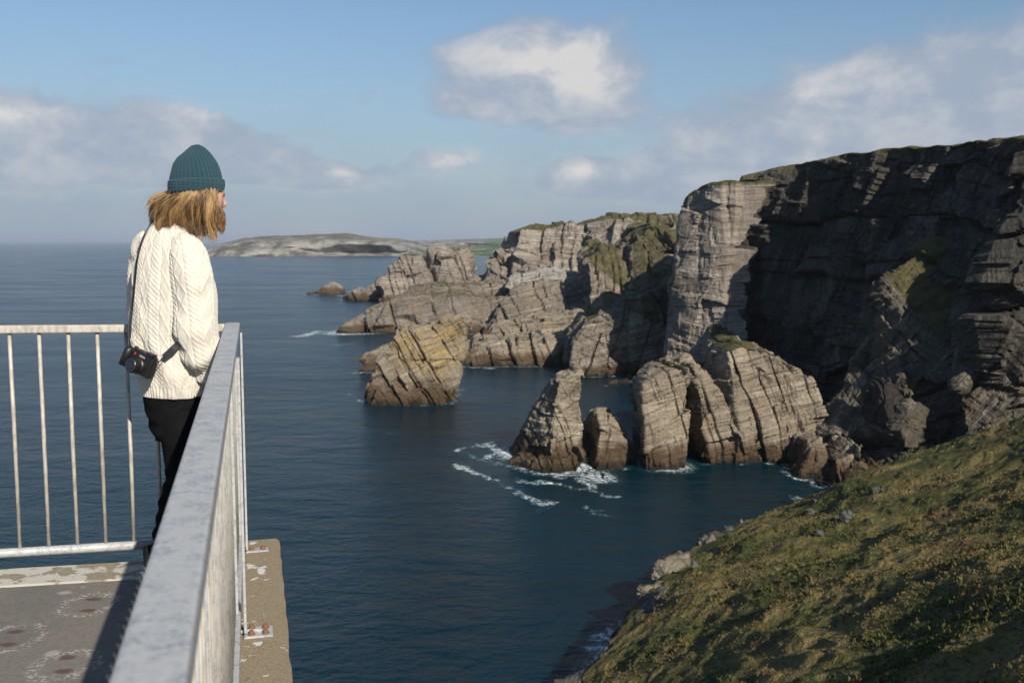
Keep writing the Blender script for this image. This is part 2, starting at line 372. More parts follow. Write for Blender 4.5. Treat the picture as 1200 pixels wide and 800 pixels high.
# stack in the middle of the water
o = rock_obj('sea_stack', [
    face([B(423, 304), B(532, 306), P(432, 452, 307), P(443, 425, 312), P(470, 408, 316), P(530, 405, 316), P(543, 440, 310)], 26),
    face([P(455, 425, 314), P(458, 396, 318), P(472, 386, 320), P(500, 385, 319), P(538, 388, 318), P(546, 379, 319), P(541, 420, 313), P(500, 420, 311)], 20),
    face([P(500, 400, 318), P(505, 384, 322), P(520, 376, 322), P(546, 377, 321), P(543, 405, 318)], 14),
    face([B(430, 301), B(525, 302), P(440, 455, 304), P(520, 452, 303)], 12)],
    m_stack, .32, (R(-12), R(-28), R(12)), .9, .75, 33, 1.2, (.9, .99, 90))
tag(o, 'big tilted rock stack with yellow lichen on top standing alone in the sea', 'sea stack')
o = rock_obj('sea_rock', [face([B(411, 375), B(455, 378), P(428, 418, 385), P(447, 408, 392), P(458, 412, 395)], 26)], m_shelf, .6, (0, 0, 0), 1, .7, 35, .7, (.9, .99, 90))
tag(o, 'low brown rock showing behind the left side of the lichened stack', 'rock')

# pinnacles at the mouth of the dark gully
o = rock_obj('gully_cliff', [
    face([B(667, 364), B(712, 368), P(671, 403, 370), P(690, 376, 376), P(701, 372, 376), P(712, 410, 368)], 40),
    face([B(698, 372), B(738, 372), P(704, 385, 378), P(708, 364, 382), P(723, 349, 386), P(737, 352, 386), P(737, 400, 372)], 50),
    face([B(738, 364), B(778, 366), P(740, 392, 368), P(742, 368, 374), P(755, 347, 382), P(770, 352, 382), P(778, 380, 372)], 60)],
    m_mid, .5, (R(4), R(22), R(5)), 1.15, .65, 41, 1.6, (.6, .85, 12))
tag(o, kind='structure')
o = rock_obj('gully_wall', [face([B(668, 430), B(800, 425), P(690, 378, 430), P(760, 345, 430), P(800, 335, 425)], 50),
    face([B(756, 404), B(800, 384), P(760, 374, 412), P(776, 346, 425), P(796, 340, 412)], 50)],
    m_cliff_shade, .75, (R(4), R(8), R(5)), 1.4, 1.0, 42, 1.5, (.6, .85, 12), gmul=.5)  # back walls take the darkened cliff colour, painting in the gully's shadow
tag(o, kind='structure')
# spur that runs from the foot of the lit columns down to the layered cliff
o = rock_obj('grassy_spur', [
    [P(838, 400, 318), P(862, 400, 312), P(885, 430, 262), P(868, 425, 262), B(842, 255), B(925, 250), B(832, 330), B(915, 330)],
    [P(822, 372, 338), P(846, 362, 338), P(862, 402, 312), P(838, 405, 315), B(790, 330), B(830, 300), B(900, 300), B(890, 350)]],
    m_col, .5, (R(5), R(20), R(10)), 1.0, 1.0, 43, 1.2, (.35, .7, 12))
tag(o, kind='structure')

# shelf and middle headland
o = rock_obj('shore_shelf', [
    face([B(541, 396), B(668, 396), P(548, 413, 400), P(600, 404, 404), P(666, 397, 406)], 60, .95, 1.0),
    face([B(560, 440), B(700, 440), P(575, 388, 455), P(640, 376, 455), P(695, 374, 450)], 60),
    face([P(545, 425, 398), P(552, 412, 403), P(600, 398, 406), P(618, 405, 403), B(545, 396), B(625, 395)], 30),
    face([B(606, 398), B(630, 398), P(608, 393, 403), P(622, 391, 403), P(628, 398, 403)], 12)],
    m_shelf, .5, (R(5), R(-13), R(5)), 1.1, .75, 45, 1.2, (.9, .99, 90))
tag(o, kind='structure')
o = rock_obj('middle_headland', [
    face([B(395, 540), B(470, 542), P(405, 380, 548), P(425, 368, 556), P(450, 356, 562)], 60),
    face([B(430, 543), B(600, 540), P(447, 368, 550), P(455, 350, 562), P(475, 345, 568), P(560, 346, 568), P(590, 352, 560)], 80),
    face([B(560, 520), B(700, 512), P(592, 352, 540), P(612, 335, 548), P(640, 329, 552), P(664, 334, 550), P(684, 352, 538), P(698, 385, 520)], 70),
    face([P(470, 352, 590), P(480, 336, 600), P(560, 337, 605), P(596, 334, 610), P(596, 360, 580), B(470, 590), B(600, 590)], 60)],
    m_mid, .75, (R(5), R(-16), R(5)), 1.6, .6, 47, 1.3, (.9, .99, 14), gmul=.5)
tag(o, kind='structure')
m_pale = rock_mat('rock_pale', (.14, .125, .10), (.31, .285, .24), (.47, .44, .385), rot=(0, R(10), 0), scale=2.6, tide=5)
o = rock_obj('pale_slab', [
    face([P(590, 336, 570), P(600, 324, 585), P(650, 317, 595), P(681, 320, 593), P(684, 362, 536), P(674, 366, 532), P(640, 332, 560)], 40, .9)],
    m_pale, 1.0, (0, R(10), 0), 1.6, .5, 49, .6, (.9, .99, 24), gmul=.2)
tag(o, kind='structure')
o = rock_obj('castle_rock', [
    face([B(447, 790), B(552, 780), P(447, 332, 800), P(456, 318, 806), P(475, 314, 806), P(500, 310, 806), P(550, 312, 800)], 120),
    face([P(452, 335, 800), P(456, 312, 806), P(474, 300, 812), P(490, 304, 812), P(495, 340, 800)], 60),
    face([P(478, 335, 796), P(484, 302, 808), P(500, 295, 814), P(514, 290, 818), P(522, 294, 816), P(526, 340, 796)], 70),
    face([P(514, 340, 790), P(517, 298, 806), P(530, 293, 812), P(549, 291, 816), P(551, 340, 794)], 80),
    face([B(396, 840), B(455, 830), P(402, 346, 850), P(420, 340, 860), P(445, 335, 862)], 80),
    face([B(545, 780), B(600, 760), P(548, 330, 800), P(575, 326, 800), P(600, 325, 790)], 120)],
    m_far, .95, (R(3), R(-18), R(5)), 2.0, .7, 51, 1.5, (.93, .99, 30), gmul=.45)
tag(o, kind='structure')
o = rock_obj('far_cliff', [
    face([B(560, 720), B(700, 700), P(562, 330, 735), P(570, 303, 745), P(590, 298, 745), P(690, 296, 735), P(700, 330, 705)], 160),
    face([P(572, 330, 730), P(578, 297, 750), P(600, 273, 762), P(612, 268, 765), P(650, 264, 770), P(690, 262, 770), P(705, 330, 720)], 200),
    face([B(690, 690), B(840, 660), P(686, 262, 765), P(700, 257, 765), P(718, 252, 765), P(745, 251, 765), P(840, 252, 760), P(715, 300, 700), P(830, 300, 690)], 260),
    face([P(700, 330, 690), P(722, 257, 735), P(738, 256, 735), P(755, 330, 690), B(700, 680), B(760, 680)], 60)],
    m_far, 1.15, (R(3), R(22), R(8)), 2.3, .9, 53, 2.0, (.8, .97, 20), gmul=.75)
tag(o, kind='structure')
o = rock_obj('grassy_bluff', [
    face([B(688, 500), B(745, 490), P(690, 345, 505), P(690, 305, 520), P(708, 286, 545), P(728, 292, 540), P(742, 350, 500)], 110),
    face([B(690, 470), B(745, 462), P(700, 392, 480), P(712, 358, 498), P(735, 350, 498), P(745, 392, 470)], 70),
    face([B(738, 480), B(805, 450), P(738, 340, 500), P(742, 290, 535), P(764, 265, 570), P(790, 262, 570), P(800, 300, 500), P(790, 360, 465)], 130)],
    m_mid, .85, (R(3), R(10), R(8)), 1.8, .8, 55, 1.7, (.42, .85, 24), gmul=.62)
tag(o, kind='structure')
o = rock_obj('sea_rock', [face([B(372, 935), B(402, 938), P(378, 338, 945), P(388, 334, 950), P(399, 341, 945)], 30), face([B(356, 940), B(404, 945), P(364, 342, 945), P(398, 342, 945)], 20)], m_far, .9, (0, 0, 0), 1.4, .6, 57, .6, (.9, .99, 90))
tag(o, 'small dark skerry far out at the left end of the rocky headland', 'rock')
o = rock_obj('sea_rock', [face([B(404, 872), B(452, 868), P(415, 344, 878), P(440, 340, 885)], 40)], m_shelf, .9, (0, 0, 0), 1.4, .6, 58, .6, (.9, .99, 90))
tag(o, 'low flat ledge of rock running out beside the far skerry', 'rock')

# ---- the great shaded cliff: a lofted wall and the moor on its top
def spline(pts, n):
    pts = np.array(pts, float); s = np.r_[0, np.cumsum(np.linalg.norm(np.diff(pts[:, :2], axis=0), axis=1))]
    q = np.linspace(0, s[-1], n); out = np.stack([np.interp(q, s, pts[:, i]) for i in range(pts.shape[1])], 1)
    return out
def T(px, py, d): return P(px, py, d)
wall = [  # (top xyz, base xy)
    ((150, 520, 62), (120, 490)), ((95, 470, 66), (75, 440)), (T(812, 250, 400), (60, 392)), (T(806, 233, 362), (54, 352)), (T(808, 228, 350), (52, 338)),
    (T(822, 219, 346), (57, 331)), (T(835, 215, 342), (62, 326)), (T(862, 212, 337), (70, 321)), (T(868, 209, 348), (78, 335)), (T(900, 200, 345), (80, 325)),
    (T(950, 190, 325), (84, 302)), (T(1000, 180, 302), (87, 282)), (T(1050, 175, 280), (90, 260)), (T(1100, 170, 260), (93, 240)), (T(1150, 166, 240), (97, 218)), (T(1200, 160, 217), (99, 200)),
    ((124, 208, 71), (112, 190)), ((150, 200, 66), (138, 180)), ((200, 195, 62), (190, 172)), ((260, 190, 60), (250, 168))]
W = np.array([list(a)+list(b) for a, b in wall]); s = np.r_[0, np.cumsum(np.linalg.norm(np.diff(W[:, 3:5], axis=0), axis=1))]
sw_ = None; ns = 860; nt = 170; nk = 60
sw_ = np.linspace(0, s[-1], ns)
Wd = np.stack([np.interp(np.linspace(0, s[-1], ns), s, W[:, i]) for i in range(5)], 1)
top = Wd[:, :3]; base = np.c_[Wd[:, 3:5], np.full(ns, -2.5)]
tt = np.linspace(0, 1, nt); prof = tt+0.10*np.sin(tt*math.pi)-.05*np.sin(tt*2*math.pi)
rows = []
for i, q in enumerate(tt):
    a = prof[i]; r = base*(1-q)+top*q; r[:, :2] = base[:, :2]*(1-q**1.3)+top[:, :2]*q**1.3; rows.append(r)
cen = np.array([170.0, 300.0])
for k in range(1, nk+1):
    q = (k/nk)**1.5; r = top.copy(); r[:, 0] = top[:, 0]+q*150; r[:, 2] = top[:, 2]+q*(6-14*np.maximum(0, (200-top[:, 1])/60)) ; rows.append(r)
G = np.array(rows); nr = len(rows); V = G.reshape(-1, 3)
du = np.gradient(G, axis=1).reshape(-1, 3); dv = np.gradient(G, axis=0).reshape(-1, 3); N = np.cross(dv, du); N /= np.linalg.norm(N, axis=1)[:, None]+1e-9
if N[ns*40+500, 0] > 0: N = -N
g = np.zeros((nr, ns)); g[nt-2:] = 1.0
g = np.maximum(g, (sstep(np.arange(nr), nt-9, nt-1)[:, None]*.75)).reshape(-1)
onwall = 1-sstep(np.repeat(np.arange(nr), ns), nt-4, nt+2)
Nh = N.copy(); Nh[:, 2] *= .3
d = rock_disp(V, N, rot_frame(R(5), R(58), R(12)), 1.4, 1.15, 61, 1.5)
dcol = rock_disp(V, N, rot_frame(R(4), R(6), R(4)), 1.4, 1.0, 62, 1.6, bed=.6)
iscol = np.tile(((sw_ > s[2]) & (sw_ < s[7]+1)).astype(float), nr); d = d*(1-iscol)+.62*dcol*iscol
d += (1-.6*iscol)*(fbm(V*np.array([1, 1, .35])/26, 3, 66)*5.5+(1-iscol)*(np.abs(vn(V*np.array([1, 1, .22])/11+3, 67))*-5.0+1.8+vn(V*np.array([1, 1, .5])/5.5, 69)*1.5))
V = V+Nh*(d*onwall)[:, None]; V[:, 2] += (1-onwall)*fbm(V/9, 3, 68)*.8
Fq = [(r*ns+c, r*ns+c+1, (r+1)*ns+c+1, (r+1)*ns+c) for r in range(nr-1) for c in range(ns-1)]
# the two sunlit columns are pale, the bowl's rock colour is darkened to paint in its shade
o = mesh_obj('main_cliff', V, Fq, m_cliff_shade); set_attr(o, 'grass', g); tag(o, kind='structure')
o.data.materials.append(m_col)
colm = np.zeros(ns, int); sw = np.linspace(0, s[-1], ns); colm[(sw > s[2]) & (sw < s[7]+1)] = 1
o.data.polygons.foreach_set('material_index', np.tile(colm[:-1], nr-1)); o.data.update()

o = rock_obj('buttress', [
    [P(1040, 330, 234), P(1062, 312, 236), P(1086, 284, 238), P(1130, 292, 232), P(1160, 318, 226), P(1188, 352, 220), P(1175, 400, 214), P(1100, 400, 216), P(1035, 400, 226), (80, 220, 0), (99, 200, 0), (120, 250, 0), (88, 258, 0), (116, 245, 50), (116, 232, 52)],
    [P(1000, 440, 232), P(1018, 420, 234), P(1038, 425, 230), P(1070, 470, 208), (68, 228, 0), (80, 200, 0), (86, 245, 0), (86, 240, 22), P(1040, 360, 238)],
    [P(1120, 330, 226), P(1150, 340, 216), P(1180, 420, 205), P(1120, 430, 208), (92, 196, 0), (104, 192, 0), (110, 225, 20)],
    [P(1150, 240, 246), P(1172, 205, 246), P(1215, 200, 238), P(1250, 320, 225), P(1165, 300, 238), P(1200, 380, 214), (112, 228, 0), (135, 215, 0), (140, 240, 50), (126, 252, 62), (136, 250, 0)]],
    m_butt, .38, (R(12), R(48), R(15)), 1.0, 1.1, 71, 1.7, (.5, .78, 15))
tag(o, kind='structure')
o = rock_obj('leaning_slab', [face([P(1030, 498, 209), P(1030, 455, 212), P(1042, 446, 213), P(1055, 458, 210), P(1060, 482, 206), P(1045, 500, 205)], 8)], rock_mat('rock_slab', *GREY, scale=.8, tide=.01), .35, (0, R(20), 0), .6, .6, 73, .5, (.9, .99, 90))
tag(o, 'grey leaning slab of rock at the foot of the dark buttress', 'rock slab')

# ------------------------------------------------------------------ grassy hillside
ctrl = [(650, 800, 98), (700, 760, 103), (760, 700, 118), (800, 655, 135), (850, 622, 152), (930, 590, 172), (1000, 560, 165), (1100, 522, 156), (1200, 485, 148),
        (1200, 800, 45), (1200, 650, 80), (950, 800, 62), (950, 700, 85), (1050, 620, 115), (850, 800, 74), (850, 700, 100), (750, 800, 88), (1200, 560, 115)]
C3 = [P(*c) for c in ctrl]+[(-1, 4, 33), (-25, 30, 12), (60, 50, 40), (95, 100, 42), (100, 40, 52), (40, 10, 44), (130, 130, 52), (-10, -40, 38), (60, -50, 55)]
C3 = np.array(C3)
def tps_k(a, b):
    r = np.linalg.norm(a[:, None]-b[None], axis=2); return r*r*np.log(r+1e-9)
A = tps_k(C3[:, :2], C3[:, :2])+np.eye(len(C3))*60; Pm = np.c_[np.ones(len(C3)), C3[:, :2]]
M = np.block([[A, Pm], [Pm.T, np.zeros((3, 3))]]); sol = np.linalg.solve(M, np.r_[C3[:, 2], 0, 0, 0])
def hill_z(x, y):
    q = np.stack([x, y], 1); return tps_k(q, C3[:, :2]) @ sol[:len(C3)]+np.c_[np.ones(len(q)), q] @ sol[len(C3):]
EDGE = np.array([(-60, -60), (-30, 20), (-14, 60)]+[P(*c)[:2] for c in ctrl[:9]]+[(95, 146), (125, 148), (170, 150)])
def edge_sd(x, y):
    best = np.full(len(x), 1e9); sg = np.ones(len(x))
    for a, b in zip(EDGE[:-1], EDGE[1:]):
        e = b-a; px_, py_ = x-a[0], y-a[1]; tq = np.clip((px_*e[0]+py_*e[1])/(e@e), 0, 1)
        dx, dy = px_-tq*e[0], py_-tq*e[1]; dd = np.hypot(dx, dy); cr = e[0]*py_-e[1]*px_
        m_ = dd < best; best = np.where(m_, dd, best); sg = np.where(m_, np.where(cr < 0, 1, -1), sg)
    poly = np.vstack([EDGE, [(400, 150), (400, -200), (-60, -200)]]); ins = np.zeros(len(x), bool)
    for (ax_, ay_), (bx2, by2) in zip(poly, np.roll(poly, -1, axis=0)):
        if ay_ == by2: continue
        c_ = ((ay_ > y) != (by2 > y)) & (x < (bx2-ax_)*(y-ay_)/(by2-ay_)+ax_); ins ^= c_
    return best*np.where(ins, 1, -1)
def hill_full(x, y):
    z = hill_z(x, y); Q = np.stack([x, y, x*0], 1)
    sd = edge_sd(x, y)+fbm(Q/7, 3, 5)*1.3+fbm(Q/22, 2, 6)*1.5
    z = z+fbm(Q/18, 3, 81)*1.3*sstep(sd, 0, 12)+fbm(Q/5, 3, 82)*.42*sstep(sd, -2, 4)
    z = z+sstep(fbm(Q*np.array([1.0, .7, 1])/1.3, 3, 83), -.3, .9)*.34*sstep(sd, -1, 2)
    drop = np.maximum(0, -sd); z = z-drop*1.5-1.2*sstep(drop, 0, 1.5)
    return np.maximum(z, -3), sd
xs = np.concatenate([np.arange(-60, -8, 1.2), np.arange(-8, 95, .42), np.arange(95, 170, 1.3)])
ys = np.concatenate([np.arange(-60, 38, 1.3), np.arange(38, 185, .42)])
X, Y = np.meshgrid(xs, ys); Z, SD = hill_full(X.ravel(), Y.ravel())
V = np.stack([X.ravel(), Y.ravel(), Z], 1); nx, ny = len(xs), len(ys)
Qh = np.stack([X.ravel(), Y.ravel(), Z*0], 1); wst = np.clip(2.2+fbm(Qh/6, 3, 93)*4.5, -.5, 6)*(1-sstep(Y.ravel(), 150, 165))
rocky = sstep(-SD, -.2-wst, 1.2-wst); Nfake = np.tile([-.75, .45, .25], (len(V), 1))
Qb = V[rocky > .01]; dd = rock_disp(Qb, Qb*0, rot_frame(.1, .4, .3), .6, .9, 91, 1.0)
V[rocky > .01] += Nfake[rocky > .01]*(dd*rocky[rocky > .01])[:, None]
Fq = [(r*nx+c, r*nx+c+1, (r+1)*nx+c+1, (r+1)*nx+c) for r in range(ny-1) for c in range(nx-1)
      if max(Z[r*nx+c], Z[r*nx+c+1], Z[(r+1)*nx+c+1], Z[(r+1)*nx+c]) > -2.9]
m_hill = rock_mat('hill_ground', (.04, .035, .028), (.11, .097, .075), (.27, .24, .19), rot=(R(10), R(50), 0), scale=.7, tide=3,
                  grassc=((.055, .060, .014), (.15, .115, .04)))
# moor colours over the slope
n = NT(m_hill.node_tree); b = bsdf(m_hill)
pos = [q for q in n.n if q.type == 'NEW_GEOMETRY'][0].outputs['Position']
src = [l for l in n.l if l.to_node == b and l.to_socket.name == 'Base Color'][0].from_socket.node
a1 = n.ramp(n.noise(n.mapping(pos, loc=(4, 9, 0)), .11, 5, .65), .40, .62); a2 = n.ramp(n.noise(n.mapping(pos, loc=(40, 2, 0)), .16, 6, .7), .56, .68); a3 = n.noise(pos, 1.3, 5, .7)
gcol = n.mix(a1, (.052, .060, .014, 1), (.165, .125, .045, 1)); gcol = n.mix(n.math('MULTIPLY', a2, .8), gcol, (.085, .036, .020, 1))
gcol = n.mix(n.ramp(a3, .5, .72, 0, .8), gcol, (.24, .195, .085, 1)); gcol = n.mix(n.ramp(n.noise(pos, 3.0, 3, .6), .3, .5, .55, 0), gcol, (.028, .030, .010, 1))
n.put(src.inputs[7], gcol)
o = mesh_obj('grass_hillside', V, Fq, m_hill); tag(o, kind='structure')
set_attr(o, 'grass', np.clip(1.15-rocky*1.3, 0, 1.15))
ROCKBASE.append(V[np.abs(V[:, 2]) < .8][:, :2])

# tufts of grass and heather on it
def tufts(n_t, seed):
    r = np.random.default_rng(seed); u = r.random(n_t*4); d = 42*(175/42)**(u**.8)
    px = r.uniform(560, 1290, n_t*4); x = (px-600)/F*(d+4); y = d
    z, sd = hill_full(x, y); k = np.where((sd > 4.5-4*(y > 155)) & (z > 3))[0][:n_t]; return x[k], y[k], z[k]
x, y, z = tufts(19000, 5); nt_ = len(x)
VB = []; 
nb = 6
ang = rng.uniform(0, 2*np.pi, (nt_, nb)); big = rng.uniform(.6, 1.4, nt_)*(1+.8*(vn(np.stack([x, y, z*0], 1)/5, 9) > .2))
cover = sstep(fbm(np.stack([x, y, z*0], 1)/7, 3, 15), -.5, .6)
hgt = big[:, None]*rng.uniform(.05, .19, (nt_, nb))*(.35+.9*cover[:, None]); lean = rng.uniform(.1, .7, (nt_, nb))*hgt
rx = rng.normal(0, .10, (nt_, nb)); ry = rng.normal(0, .10, (nt_, nb)); wd = rng.uniform(.015, .04, (nt_, nb))*(1+y[:, None]/60)
bx_, by_ = x[:, None]+rx, y[:, None]+ry; ca, sa = np.cos(ang), np.sin(ang); zz = z[:, None]-.05
p0 = np.stack([bx_-sa*wd, by_+ca*wd, zz+0*wd], -1); p1 = np.stack([bx_+sa*wd, by_-ca*wd, zz+0*wd], -1)
p2 = np.stack([bx_+ca*lean*.4+sa*wd*.8, by_+sa*lean*.4-ca*wd*.8, zz+hgt*.65], -1); p3 = np.stack([bx_+ca*lean*.4-sa*wd*.8, by_+sa*lean*.4+ca*wd*.8, zz+hgt*.65], -1)
p4 = np.stack([bx_+ca*lean-.1*hgt, by_+sa*lean, zz+hgt], -1)
VB = np.stack([p0, p1, p2, p3, p4], 2).reshape(-1, 3); k = np.arange(nt_*nb)*5
me = bpy.data.meshes.new('hillside_grass'); me.from_pydata(VB.tolist(), [], np.stack([k, k+1, k+2, k+3], 1).tolist()+np.stack([k+3, k+2, k+4], 1).tolist())
m_tuft = mat('tuft', (.1, .1, .03), .8, 0, .2); n = NT(m_tuft.node_tree); b = bsdf(m_tuft)
pos = n.new('ShaderNodeNewGeometry').outputs['Position']
a1 = n.ramp(n.noise(n.mapping(pos, loc=(4, 9, 0)), .11, 5, .65), .40, .62); a2 = n.ramp(n.noise(n.mapping(pos, loc=(40, 2, 0)), .16, 6, .7), .56, .68)
c = n.mix(a1, (.052, .062, .015, 1), (.135, .102, .038, 1)); c = n.mix(n.math('MULTIPLY', a2, .75), c, (.12, .05, .026, 1))
c = n.mix(n.ramp(n.noise(pos, 1.1, 4, .7), .50, .75, 0, .55), c, (.16, .125, .05, 1)); n.put(b.inputs['Base Color'], c)
me.materials.append(m_tuft); o = bpy.data.objects.new('hillside_grass', me); COL.objects.link(o); tag(o, 'tufts of green and straw coloured moor grass on the slope', 'grass', kind='stuff')

# boulders on the hillside
m_bould = rock_mat('boulder_rock', (.22, .22, .21), (.52, .51, .48), (.74, .73, .70), scale=.35, tide=.01, bumpd=.1)
def hill_at_pixel(px, py):
    k = pxdir(px, py); ds = np.linspace(40, 185, 900); z, sd = hill_full(k[0]/k[1]*ds, ds)
    ray = EYE+k[2]/k[1]*ds; i = np.argmax(z > ray); return k[0]/k[1]*ds[i], ds[i], z[i]
BL = [(1029, 577, 10, 'pale pointed boulder high on the grassy slope near its upper edge'), (994, 611, 15, 'largest grey split boulder in the middle of the grassy slope'),
      (948, 603, 13, 'grey boulder at the brow of the slope above the dark inlet'), (954, 589, 7, 'small pale stone perched on the upper brow of the slope'),
      (958, 628, 7, 'small white faced stone below the large split boulder'), (856, 622, 9, 'brown stone on the lower edge of the green bank'),
      (812, 665, 9, 'rounded stone at the bottom of the green bank above the sea'), (840, 692, 5, 'little pale stone under the green bank')]
for i, (px, py, s_, lab) in enumerate(BL):
    x0, y0, z0 = hill_at_pixel(px, py); r_ = .75*s_/F*y0
    rr = np.random.default_rng(100+i); pts = []
    for q in range(13):
        v_ = rr.normal(0, 1, 3); v_ /= np.linalg.norm(v_); pts.append((x0+v_[0]*r_*1.0, y0+v_[1]*r_*.8, z0+r_*.4+v_[2]*r_*.8))
    bo = rock_obj('boulder', [pts], m_bould, max(.09, r_*.09), (.3, .5, .2), r_*.22, .8, 110+i, 1.0, (.9, .99, 900))
    tag(bo, lab, 'boulder', 'boulders lying on the grassy slope')
# pale crags along the lower edge of the hill, above the sea
m_crag = rock_mat('crag_rock', (.06, .052, .04), (.16, .14, .105), (.34, .30, .235), rot=(R(5), R(50), R(20)), scale=.6, tide=2.2)
crags = []
for (px, py, d_, wpx, hpx) in [(762, 700, 122, 22, 26), (785, 672, 130, 24, 26), (828, 642, 143, 16, 14), (750, 728, 118, 16, 22), (868, 622, 155, 10, 8)]:
    x0, y0, z0 = P(px, py, d_); wr = wpx/F*d_; hr = hpx/F*d_; rr = np.random.default_rng(int(px))
    crags.append([(x0+rr.uniform(-1, 1)*wr, y0+rr.uniform(-1, 1)*wr, z0+hr*rr.uniform(-.2, 1.25)) for _ in range(9)]+[(x0-wr, y0, -2), (x0+wr, y0, -2), (x0, y0+wr*1.4, -2), (x0, y0-wr, -2)])
o = rock_obj('shore_crag', crags, m_crag, .3, (R(10), R(50), R(10)), .55, .9, 95, 1.3, (.7, .9, 6)); tag(o, kind='structure')
shore = []
for (px, d_, wpx, h) in [(742, 116, 14, 2.5), (728, 111, 12, 1.5), (708, 104, 16, 2.4), (690, 100, 16, 1.6), (672, 96, 16, 2.0), (725, 118, 6, .9), (700, 110, 6, .8), (655, 92, 14, 2), (735, 122, 5, 1)]:
    x0, y0, _ = B(px, d_); wr = wpx/F*d_; rr = np.random.default_rng(int(px*3))
    shore.append([(x0+rr.uniform(-1, 1)*wr, y0+rr.uniform(-1.4, 1.4)*wr, h*rr.uniform(.2, 1)) for _ in range(8)]+[(x0-wr, y0, -2), (x0+wr, y0, -2), (x0, y0+wr*1.6, -2), (x0, y0-wr*1.6, -2)])
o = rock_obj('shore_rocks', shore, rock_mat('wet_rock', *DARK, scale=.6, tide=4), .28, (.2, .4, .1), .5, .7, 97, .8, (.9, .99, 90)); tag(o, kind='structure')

# ------------------------------------------------------------------ far land
m_head = mat('far_land', (.2, .19, .15), .95, 0, .1); n = NT(m_head.node_tree); b = bsdf(m_head)
g_ = n.new('ShaderNodeNewGeometry'); pos = g_.outputs['Position']; sp = n.new('ShaderNodeSeparateXYZ'); n.l.new(pos, sp.inputs[0])
nz = n.noise(n.mapping(pos, scale=(1, 1, 2.2)), .011, 7, .7); nf = n.noise(pos, .004, 4, .6)
nz = n.noise(n.mapping(pos, scale=(1, .4, 1.6), rot=(0, R(25), 0)), .016, 9, .75); rk = n.mix(n.ramp(nz, .40, .62), (.11, .105, .085, 1), (.36, .34, .30, 1)); gr = n.mix(n.ramp(nf, .4, .6), (.10, .10, .06, 1), (.20, .17, .11, 1))
hz = n.math('ADD', n.math('DIVIDE', sp.outputs[2], 60.0), n.math('MULTIPLY', n.math('SUBTRACT', nf, .5), 1.6))
cc = n.mix(n.ramp(hz, .55, 1.35), rk, gr)
cc = n.mix(n.math('MULTIPLY', n.ramp(sp.outputs[0], -350, -200), n.ramp(n.noise(pos, .009, 2, .5), .45, .5)), cc, (.075, .13, .035, 1))
n.put(b.inputs['Base Color'], cc); n.put(b.inputs['Normal'], n.bump(nz, .8, 30))
def land(name, prof, d0, d1, seed, amp):
    px = np.linspace(prof[0][0], prof[-1][0], 260); py = np.interp(px, [p[0] for p in prof], [p[1] for p in prof])
    rows = []
    ts = np.linspace(0, 1, 40)
    for q in ts:
        dq = d0+(d1-d0)*q; row = []
        hd = np.array([P(a, c_, d1)[2] for a, c_ in zip(px, py)]); hd = np.maximum(hd, 1)
        sh = (1-(1-q)**2.2) if q < 1 else 1.0
        xx = (px-600)/F*dq; zz_ = hd*sh-3*(1-q); rows.append(np.stack([xx, np.full_like(xx, dq), zz_], 1))
    rows.append(rows[-1]+np.array([0, d1*.15, -20])); rows.append(rows[-1]+np.array([0, d1*.15, -60]))
    V = np.array(rows).reshape(-1, 3); V[:, 2] += fbm(V/amp[1], 5, seed)*amp[0]*np.repeat(np.r_[np.minimum(1, ts*6)*(1-.75*ts), .2, .2], 260)
    V[:, 1] += fbm(V/(amp[1]*3), 3, seed+3)*amp[1]*1.2
    nr, nc = len(rows), 260
    o = mesh_obj(name, V, [(r*nc+c, r*nc+c+1, (r+1)*nc+c+1, (r+1)*nc+c) for r in range(nr-1) for c in range(nc-1)], m_head, smooth=True); tag(o, kind='structure')
land('far_headland', [(240, 300), (252, 292), (266, 285), (285, 279), (310, 277), (345, 276), (385, 275), (410, 274), (440, 278), (470, 280), (490, 284), (520, 292), (560, 296), (600, 298)], 3300, 4100, 201, (11, 110))
land('far_coast', [(440, 288), (470, 286), (500, 286), (560, 287), (620, 286), (700, 285), (800, 285)], 4000, 5200, 205, (6, 160))
land('far_hills', [(470, 283), (500, 282), (560, 280), (600, 279), (640, 277), (680, 280), (760, 276), (840, 280)], 8500, 10500, 207, (12, 500))

# ------------------------------------------------------------------ sea
xs = np.concatenate([[-60000, -30000, -12000, -5000, -2000, -900, -420], np.arange(-300, -120, 6.), np.arange(-120, 110, 1.0), np.arange(110, 300, 8.), [500, 1000, 2500, 6000, 15000, 35000, 60000]])
ys = np.concatenate([[-20000, -5000, -1000, -300, -60, 0, 40], np.arange(70, 420, 1.0), np.arange(420, 1000, 3.), [1050, 1150, 1400, 2000, 3000, 5000, 9000, 16000, 30000, 60000, 90000]])
X, Y = np.meshgrid(xs, ys); V = np.stack([X.ravel(), Y.ravel(), np.zeros(X.size)], 1); nx, ny = len(xs), len(ys)
RB = np.concatenate(ROCKBASE); RB = np.unique(np.round(RB*1.0), axis=0); kd = kdtree.KDTree(len(RB))
for i, q in enumerate(RB): kd.insert((q[0], q[1], 0), i)
kd.balance()
foam = np.zeros(len(V)); inside = (np.abs(V[:, 0]) < 300) & (V[:, 1] > 65) & (V[:, 1] < 1000)
dep = V[:, 1]*CT+EYE*ST
PX = 600+F*V[:, 0]/np.maximum(dep, 1); PYv = 400-F*((-EYE)*CT+V[:, 1]*ST)/np.maximum(dep, 1)*1.0
PYv = 400-F*(V[:, 1]*ST+(-EYE)*CT)/np.maximum(dep, 1)
dist = np.full(len(V), 99.0)
for i in np.where(inside)[0]: dist[i] = kd.find((V[i, 0], V[i, 1], 0))[2]
